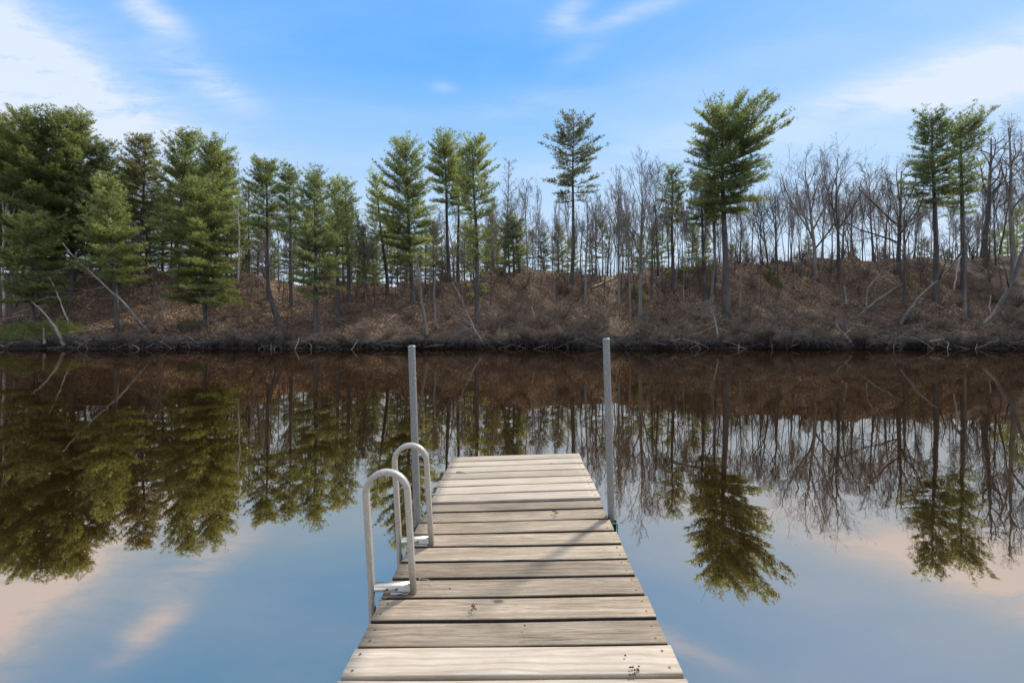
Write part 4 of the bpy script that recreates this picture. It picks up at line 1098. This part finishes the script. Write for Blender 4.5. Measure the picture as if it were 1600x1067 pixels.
stem('leaning_tree', 'long dark trunk leaning right from the waterline towards the twin pines', 'tree', [(1405, 510), (1418, 490), (1436, 465), (1452, 450), (1475, 430), (1497, 402), (1520, 368)], gy(1405, 510), gy(1405, 510) + 3.0, .14, .05, 'dark_bark', [(.6, 1470, 380, .05), (.8, 1540, 370, .03), (.9, 1500, 340, .03)], 18, 21)
stem('leaning_tree', 'heavy dark trunk leaning right at the right border', 'tree', [(1534, 512), (1552, 492), (1570, 462), (1585, 430), (1600, 390), (1618, 340)], gy(1534, 512), gy(1534, 512) + 2.5, .17, .10, 'dark_bark', [(.5, 1560, 400, .04), (.3, 1590, 470, .05)], 22, 22)
stem('fallen_log', 'blue grey weathered log sloping up the bank left of the leaning dark trunk', 'log', [(1338, 500), (1355, 482), (1375, 466), (1398, 452), (1416, 440)], gy(1340, 500), gy(1416, 446), .11, .075, 'pine_bark', [(.8, 1408, 428, .04)], 4, 23)
stem('dead_branch', 'forked bleached branch standing up from the blue grey log', 'branch', [(1354, 484), (1354, 455), (1362, 442), (1377, 427), (1373, 410), (1378, 398)], gy(1340, 500) + .3, gy(1340, 500) + .6, .05, .02, 'dead_wood', [(.6, 1400, 420, .03), (.7, 1408, 410, .02), (.5, 1384, 445, .02), (.65, 1392, 426, .02)], 10, 24)
stem('tree_stump', 'pale splintered stump with a rusty foot on the right slope', 'stump', [(1322, 476), (1321, 464), (1319, 447)], gy(1322, 478), gy(1322, 478), .12, .04, 'dead_wood', [], 0, 25)
stem('dead_branch', 'pale root wad poking into the water on the right', 'root', [(1332, 541), (1324, 528), (1312, 515), (1306, 505)], 23.8, 24.4, .11, .03, 'dead_wood', [(.3, 1300, 530, .04), (.5, 1332, 512, .03)], 12, 26)
stem('fallen_log', 'short pale driftwood log at the waterline near the right border', 'log', [(1452, 533), (1462, 532), (1474, 530)], 23.75, 23.8, .05, .04, 'tan_wood', [], 0, 27)
stem('fallen_log', 'driftwood stick at the waterline below the big spreading tree', 'log', [(1238, 540), (1252, 536), (1262, 532)], 23.75, 24.0, .05, .03, 'dead_wood', [], 0, 28)
stem('leaning_tree', 'white spotted dead stem right of the long leaning trunk', 'snag', [(1490, 455), (1494, 430), (1498, 410), (1502, 398)], gy(1490, 458), gy(1490, 458), .06, .04, 'birch', [], 0, 29)
stem('leaning_tree', 'short crooked white stem by the heavy trunk at the right border', 'snag', [(1548, 492), (1545, 478), (1548, 462)], gy(1548, 494), gy(1548, 494), .05, .03, 'birch', [], 0, 30)
stem('leaning_tree', 'small dark forked snag at the foot of the right slope', 'snag', [(1204, 515), (1210, 504), (1219, 490)], gy(1204, 517), gy(1204, 517), .07, .03, 'dark_bark', [(.4, 1200, 498, .03)], 4, 31)
stem('dead_branch', 'tangle of pale dead limbs below the foot of the tallest pine', 'branch', [(1122, 532), (1120, 510), (1114, 488), (1108, 470)], 24.3, 26.0, .06, .02, 'twig_bark', [(.5, 1075, 512, .02), (.6, 1080, 490, .02), (.3, 1146, 520, .02), (.7, 1094, 470, .02), (.4, 1070, 528, .02), (.2, 1150, 535, .02)], 34, 32)
stem('dead_branch', 'bleached brush heap hanging beside the bright green front pine', 'branch', [(258, 500), (252, 480), (246, 455), (244, 440)], gy(258, 500), gy(258, 500), .06, .02, 'dead_wood', [(.7, 232, 470, .02), (.8, 262, 462, .02), (.6, 228, 488, .015), (.9, 236, 432, .015), (.5, 270, 480, .015)], 44, 33)


# ------------------------------------------------------------------ shrubs
def shrub_mesh(seed, n=26, h=1.0, spread=.7):
    rnd = np.random.default_rng(seed); P, Rr, P2, R2 = [], [], [], []
    for _ in range(n):
        a = rnd.uniform(0, 6.28); d = np.array([math.cos(a) * spread * rnd.uniform(.2, 1), math.sin(a) * spread * rnd.uniform(.2, 1), 1.0]) * h * rnd.uniform(.5, 1)
        s = np.linspace(0, 1, 5)[:, None]; p = d * s + rnd.normal(0, .03, (5, 3)) * s + np.array([d[0], d[1], -.3 * h]) * s ** 2 * .4
        P.append(p); Rr.append(np.linspace(.011, .004, 5))
        for _ in range(6):
            q = p[rnd.integers(1, 5)]; e = norm(d + rnd.normal(0, .5, 3) * h) * h * rnd.uniform(.15, .4)
            P2.append(np.array([q, q + e * .5 + rnd.normal(0, .02, 3), q + e])); R2.append([.0055, .0045, .003])
    v, q = tubes(np.array(P), np.array(Rr), 4); v2, q2 = tubes(np.array(P2), np.array(R2), 3, base=len(v))
    return np.vstack([v, v2]), np.vstack([q.reshape(-1, 4), q2])


SH = [shrub_mesh(40 + i, 26, 1.0, sp) for i, sp in enumerate((.6, .9, .75, 1.1))]
SHM = [mk('stems', v, [(q, 0)], M['brush'], mesh_only=True) for v, q in SH]
rows_ = []
for px, py, h in [(450, 533, 1.0), (512, 534, 1.0), (560, 531, 1.1), (606, 530, 1.0), (640, 500, .8), (700, 500, 1.0), (772, 522, 1.2), (800, 505, 1.2), (850, 515, 1.3), (880, 500, 1.4), (905, 528, 1.0), (945, 505, 1.0), (1005, 522, 1.1),
                  (1040, 505, 1.2), (1062, 532, 1.1), (1090, 500, 1.3), (1150, 525, 1.2), (1172, 505, .9), (1190, 535, 1.0), (1245, 520, .9), (1285, 533, 1.0), (1320, 500, .8), (1352, 535, 1.1), (1380, 515, .9), (1430, 500, 1.0), (1470, 515, 1.0),
                  (1500, 480, 1.2), (1530, 460, 1.5), (1560, 475, 1.7), (1590, 480, 1.7), (1575, 505, 1.3), (1610, 515, 1.3), (300, 520, .8), (240, 520, .8), (350, 500, .7), (400, 505, .8), (1100, 425, 1.2), (1070, 430, 1.3), (820, 450, .8), (1030, 450, .8)]:
    X, Y, Z = hit(px, py)
    t = thing('bare_shrub', '', 'shrub', (X, Y, Z - .04), rf.uniform(0, 6.28), 'leafless shrubs on the far bank', h)
    link('stems', SHM[rf.randrange(4)], t); rows_.append((px, t))
ordinal_labels(rows_, 'grey leafless bank shrub')

# evergreen ground bushes
def bush(name, label, px, py, wpx, hpx, needles, seed):
    X, Y, Z = hit(px, py); rnd = np.random.default_rng(seed); k = Y / F; n = int(wpx * hpx * 1.3)
    a = rnd.uniform(0, 6.28, n); r = np.sqrt(rnd.uniform(0, 1, n)); z = rnd.uniform(0, 1, n) * (1 - r ** 2 * .7) * (.45 + .55 * np.sin(a * 3 + seed) ** 2)
    C = np.stack([np.cos(a) * r * wpx * k / 2, np.sin(a) * r * .7, z * hpx * k], -1)
    C[:, 2] += terr(C[:, 0] + X, C[:, 1] + Y) - Z
    D = norm(np.stack([np.cos(a) * .8, np.sin(a) * .8, np.full(n, .5)], -1))
    V, T, Tn = tufts(C, D, np.full(n, .13), rnd, 4, .14)
    o_ = mk(name, V, [(T, 0)], M[needles], None, tint=Tn, loc=(X, Y, Z)); tag(o_, label, 'bush'); return o_


bush('evergreen_bush', 'low green juniper bush on the bank below the left border birch', 30, 522, 90, 24, 'needle_light', 1)
bush('evergreen_bush', 'green juniper bush behind the curved pale dead stem', 92, 524, 66, 26, 'needle', 2)
bush('evergreen_bush', 'dim green bush under the bright green front pine', 300, 512, 36, 22, 'needle_dark', 3)
bush('evergreen_bush', 'small yellow green sapling on the ridge right of the tallest pine', 1208, 437, 20, 22, 'moss', 4)
bush('evergreen_bush', 'tiny green tuft on the slope below the wide oak', 1427, 452, 8, 22, 'moss', 5)
bush('evergreen_bush', 'low dark green bush at the foot of the medium pine left of the tallest', 1056, 430, 26, 16, 'needle_dark', 6)
bush('evergreen_bush', 'tiny yellow green bush on the ridge right of the gully', 998, 462, 16, 26, 'moss', 7)

# ------------------------------------------------------------------ leaf litter, brush and roots: nobody could count these
rnd = np.random.default_rng(77)
n = 260000
Xl = rnd.uniform(-34, 34, n); dl = rnd.uniform(0.05, 1, n) ** .9 * 13.5; Yl = shore(Xl) + dl
Zl = terr(Xl, Yl)
e = .15
gx = (terr(Xl + e, Yl) - Zl) / e; gyv = (terr(Xl, Yl + e) - Zl) / e
Nn = norm(np.stack([-gx, -gyv, np.ones(n)], -1) + rnd.normal(0, .45, (n, 3)))
A = norm(np.cross(Nn, rnd.normal(0, 1, (n, 3)))); B = np.cross(Nn, A)
s1 = rnd.uniform(.022, .060, n)[:, None]; s2 = s1 * rnd.uniform(.45, .8, n)[:, None]
c = np.stack([Xl, Yl, Zl + rnd.uniform(.005, .05, n)], -1)
V = np.stack([c - A * s1, c - B * s2 + Nn * s1 * .2, c + A * s1, c + B * s2 + Nn * s1 * .2], 1).reshape(-1, 3)
pxl = Xl / Yl * F + 800
patch = np.sin(Xl * .7 + 1.3 * np.sin(Yl * .8)) * .5 + np.sin(Xl * 1.9 + Yl * 1.1) * .3
gul = np.exp(-((Xl - 6.3 - 0.15 * (Yl - 24)) / 0.9) ** 2) * (dl > 2)
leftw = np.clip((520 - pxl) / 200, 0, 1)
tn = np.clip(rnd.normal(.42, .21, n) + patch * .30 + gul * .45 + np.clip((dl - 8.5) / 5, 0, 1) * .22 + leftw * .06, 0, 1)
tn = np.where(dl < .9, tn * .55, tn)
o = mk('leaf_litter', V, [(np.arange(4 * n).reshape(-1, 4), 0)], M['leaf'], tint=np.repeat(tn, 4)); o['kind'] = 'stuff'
o['label'] = 'brown fallen oak leaves covering the far bank'

Vs, Qs, nb = [], [], 0
small = [shrub_mesh(60 + i, 7, .55, 1.3) for i in range(5)]
for i in range(1900):
    if rnd.random() < .62:
        x = rnd.uniform(-2, 33)
    else: x = rnd.uniform(-33, 33)
    d = rnd.uniform(.1, 9) * rnd.uniform(.3, 1)
    if abs(x - 6.5 - .15 * d) < 1.1 and d > 1.2: continue
    y = float(shore(x)) + d; v, q = small[i % 5]; a = rnd.uniform(0, 6.28); s = rnd.uniform(.5, 1.25)
    ca, sa = math.cos(a) * s, math.sin(a) * s
    vv = np.stack([v[:, 0] * ca - v[:, 1] * sa + x, v[:, 0] * sa + v[:, 1] * ca + y, v[:, 2] * s * rnd.uniform(.5, 1) + float(terr(x, y)) - .03], -1)
    Vs.append(vv); Qs.append((q + nb, int(rnd.choice([0, 0, 0, 1, 2, 2])))); nb += len(vv)
o = mk('undergrowth', np.vstack(Vs), Qs, [M['brush'], M['dead_wood'], M['dark_bark']]); o['kind'] = 'stuff'
o['label'] = 'tangle of grey leafless brush on the far bank'

# thickets of saplings and briars along the crest and between the trunks
Vs, Qs, nb = [], [], 0
tall = [shrub_mesh(80 + i, 9, 1.0, sp) for i, sp in enumerate((.35, .5, .7, .45))]
for i in range(340):
    x = rnd.uniform(-36, 38); d = rnd.uniform(7.5, 15); y = float(shore(x)) + d
    v, q = tall[i % 4]; a = rnd.uniform(0, 6.28); h = rnd.uniform(.5, 1.7); ca, sa = math.cos(a) * h, math.sin(a) * h
    Vs.append(np.stack([v[:, 0] * ca - v[:, 1] * sa + x, v[:, 0] * sa + v[:, 1] * ca + y, v[:, 2] * h * 1.2 + float(terr(x, y)) - .05], -1))
    Qs.append((q + nb, int(rnd.choice([0, 0, 1])))); nb += len(v)
# and leaning out over the water
for i in range(900):
    x = rnd.uniform(-33, 33)
    if rnd.random() > .04 + 1.1 * max(0, math.sin(x * .8) * math.sin(x * .31 + 1) + .25 * math.sin(x * 2.7)): continue
    y = float(shore(x)) + rnd.uniform(.0, .5); v, q = tall[i % 4]; a = rnd.uniform(0, 6.28); h = rnd.uniform(.3, 1.15); ca, sa = math.cos(a) * h, math.sin(a) * h
    z0 = float(terr(x, y + .1)) - .05
    zz_ = v[:, 2] * h * .8
    Vs.append(np.stack([v[:, 0] * ca - v[:, 1] * sa + x, v[:, 0] * sa + v[:, 1] * ca + y - zz_ * .55, z0 + zz_ * .75], -1))
    Qs.append((q + nb, int(rnd.choice([0, 1, 2])))); nb += len(v)
o = mk('thicket', np.vstack(Vs), Qs, [M['brush'], M['dark_bark'], M['dead_wood']]); o['kind'] = 'stuff'
o['label'] = 'thicket of leafless saplings and briars along the crest and the water edge'

# roots and sedge hanging over the undercut lip
P, Rr = [], []
for i in range(5200):
    x = rnd.uniform(-31, 31); y = float(shore(x)) - rnd.uniform(-.25, .12); z = float(terr(x, y + .15)) - rnd.uniform(-.05, .12)
    if rnd.random() > .35 + .65 * float(lowf(x)): continue
    l = rnd.uniform(.12, .5); dx = rnd.normal(0, .22)
    P.append([(x, y + .12, z + .05), (x + dx * .4, y - .06, z + .03), (x + dx, y - .14 - rnd.uniform(0, .12), z - l * .5), (x + dx * 1.3, y - .14 - rnd.uniform(0, .12), max(.0, z - l))])
    r_ = rnd.choice([.003, .005, .009]); Rr.append([r_, r_, r_ * .7, r_ * .4])
v, q = tubes(np.array(P), np.array(Rr), 3)
o = mk('hanging_roots', v, [(q, 0)], M['dark_bark']); o['kind'] = 'stuff'; o['label'] = 'fine roots and dead sedge hanging over the undercut water edge'

# floating specks on the water
V = []; T = []
for i in range(24):
    py = rnd.uniform(560, 880); px = rnd.uniform(0, 1600); Y = CAMH * F / (py - HOR); X = (px - 800) / F * Y
    if -1 < X < 1: continue
    r_ = rnd.uniform(.002, .006) * (1 + Y * .12); a = rnd.uniform(0, 3.1); b0 = len(V)
    for q in range(5):
        t = a + q * 1.2566; V.append((X + r_ * math.cos(t) * 1.6, Y + r_ * math.sin(t), .003))
    T.append([b0, b0 + 1, b0 + 2, b0 + 3, b0 + 4])
o = mk('floating_debris', V, [(np.array(T), 0)], M['tan_wood']); o['kind'] = 'stuff'; o['label'] = 'small specks of bark and pollen floating on the river'

# dead sticks strewn over the lower bank and the waterline
P, Rr = [], []
for i in range(900):
    x = rnd.uniform(-32, 32); d = rnd.uniform(-.35, 7) * rnd.uniform(.1, 1); y = float(shore(x)) + d
    l = rnd.uniform(.25, 1.5) * rnd.uniform(.5, 1); a = rnd.uniform(0, 6.28); e1 = rnd.uniform(-.05, .5)
    z = max(.0, float(terr(x, y)) + .03) if d > .1 else rnd.uniform(.0, .25)
    dv = np.array([math.cos(a), math.sin(a) * .6, e1]) * l
    p = np.array([[x, y, z], [x, y, z] + dv * .35, [x, y, z] + dv * .7 + rnd.normal(0, .04, 3), [x, y, z] + dv + rnd.normal(0, .05, 3)])
    p[:, 2] = np.maximum(p[:, 2], np.where(p[:, 1] > shore(p[:, 0]) + .1, terr(p[:, 0], p[:, 1]) + .02, .01))
    P.append(p); r_ = rnd.uniform(.008, .024); Rr.append([r_, r_ * .9, r_ * .7, r_ * .35])
for i in range(230):      # bigger limbs lying half in the river
    x = rnd.uniform(-31, 31)
    if rnd.random() > .35 + .65 * math.sin(x * .55 + 1): continue
    y = float(shore(x)) + rnd.uniform(-.1, .5); z = rnd.uniform(.15, .6); l = rnd.uniform(.7, 2.2)
    a = rnd.uniform(-2.9, -.25); dv = np.array([math.cos(a) * l, math.sin(a) * l * .35, -z - .08])
    p = np.array([[x, y, z]] * 4) + np.array([0, .35, .7, 1.])[:, None] * dv + rnd.normal(0, .05, (4, 3)) * [[0], [1], [1], [0]]
    P.append(p); r_ = rnd.uniform(.010, .032); Rr.append([r_, r_ * .9, r_ * .7, r_ * .4])
v, q = tubes(np.array(P), np.array(Rr), 5)
sl = rnd.integers(0, 3, len(P)); per = len(q) // len(P)
o = mk('fallen_sticks', v, [(q.reshape(len(P), per, 4)[sl == k_].reshape(-1, 4), k_) for k_ in range(3)], [M['dead_wood'], M['twig_bark'], M['grey_bark']], smooth=True)
o['kind'] = 'stuff'; o['label'] = 'dead sticks strewn along the waterline and lower bank'
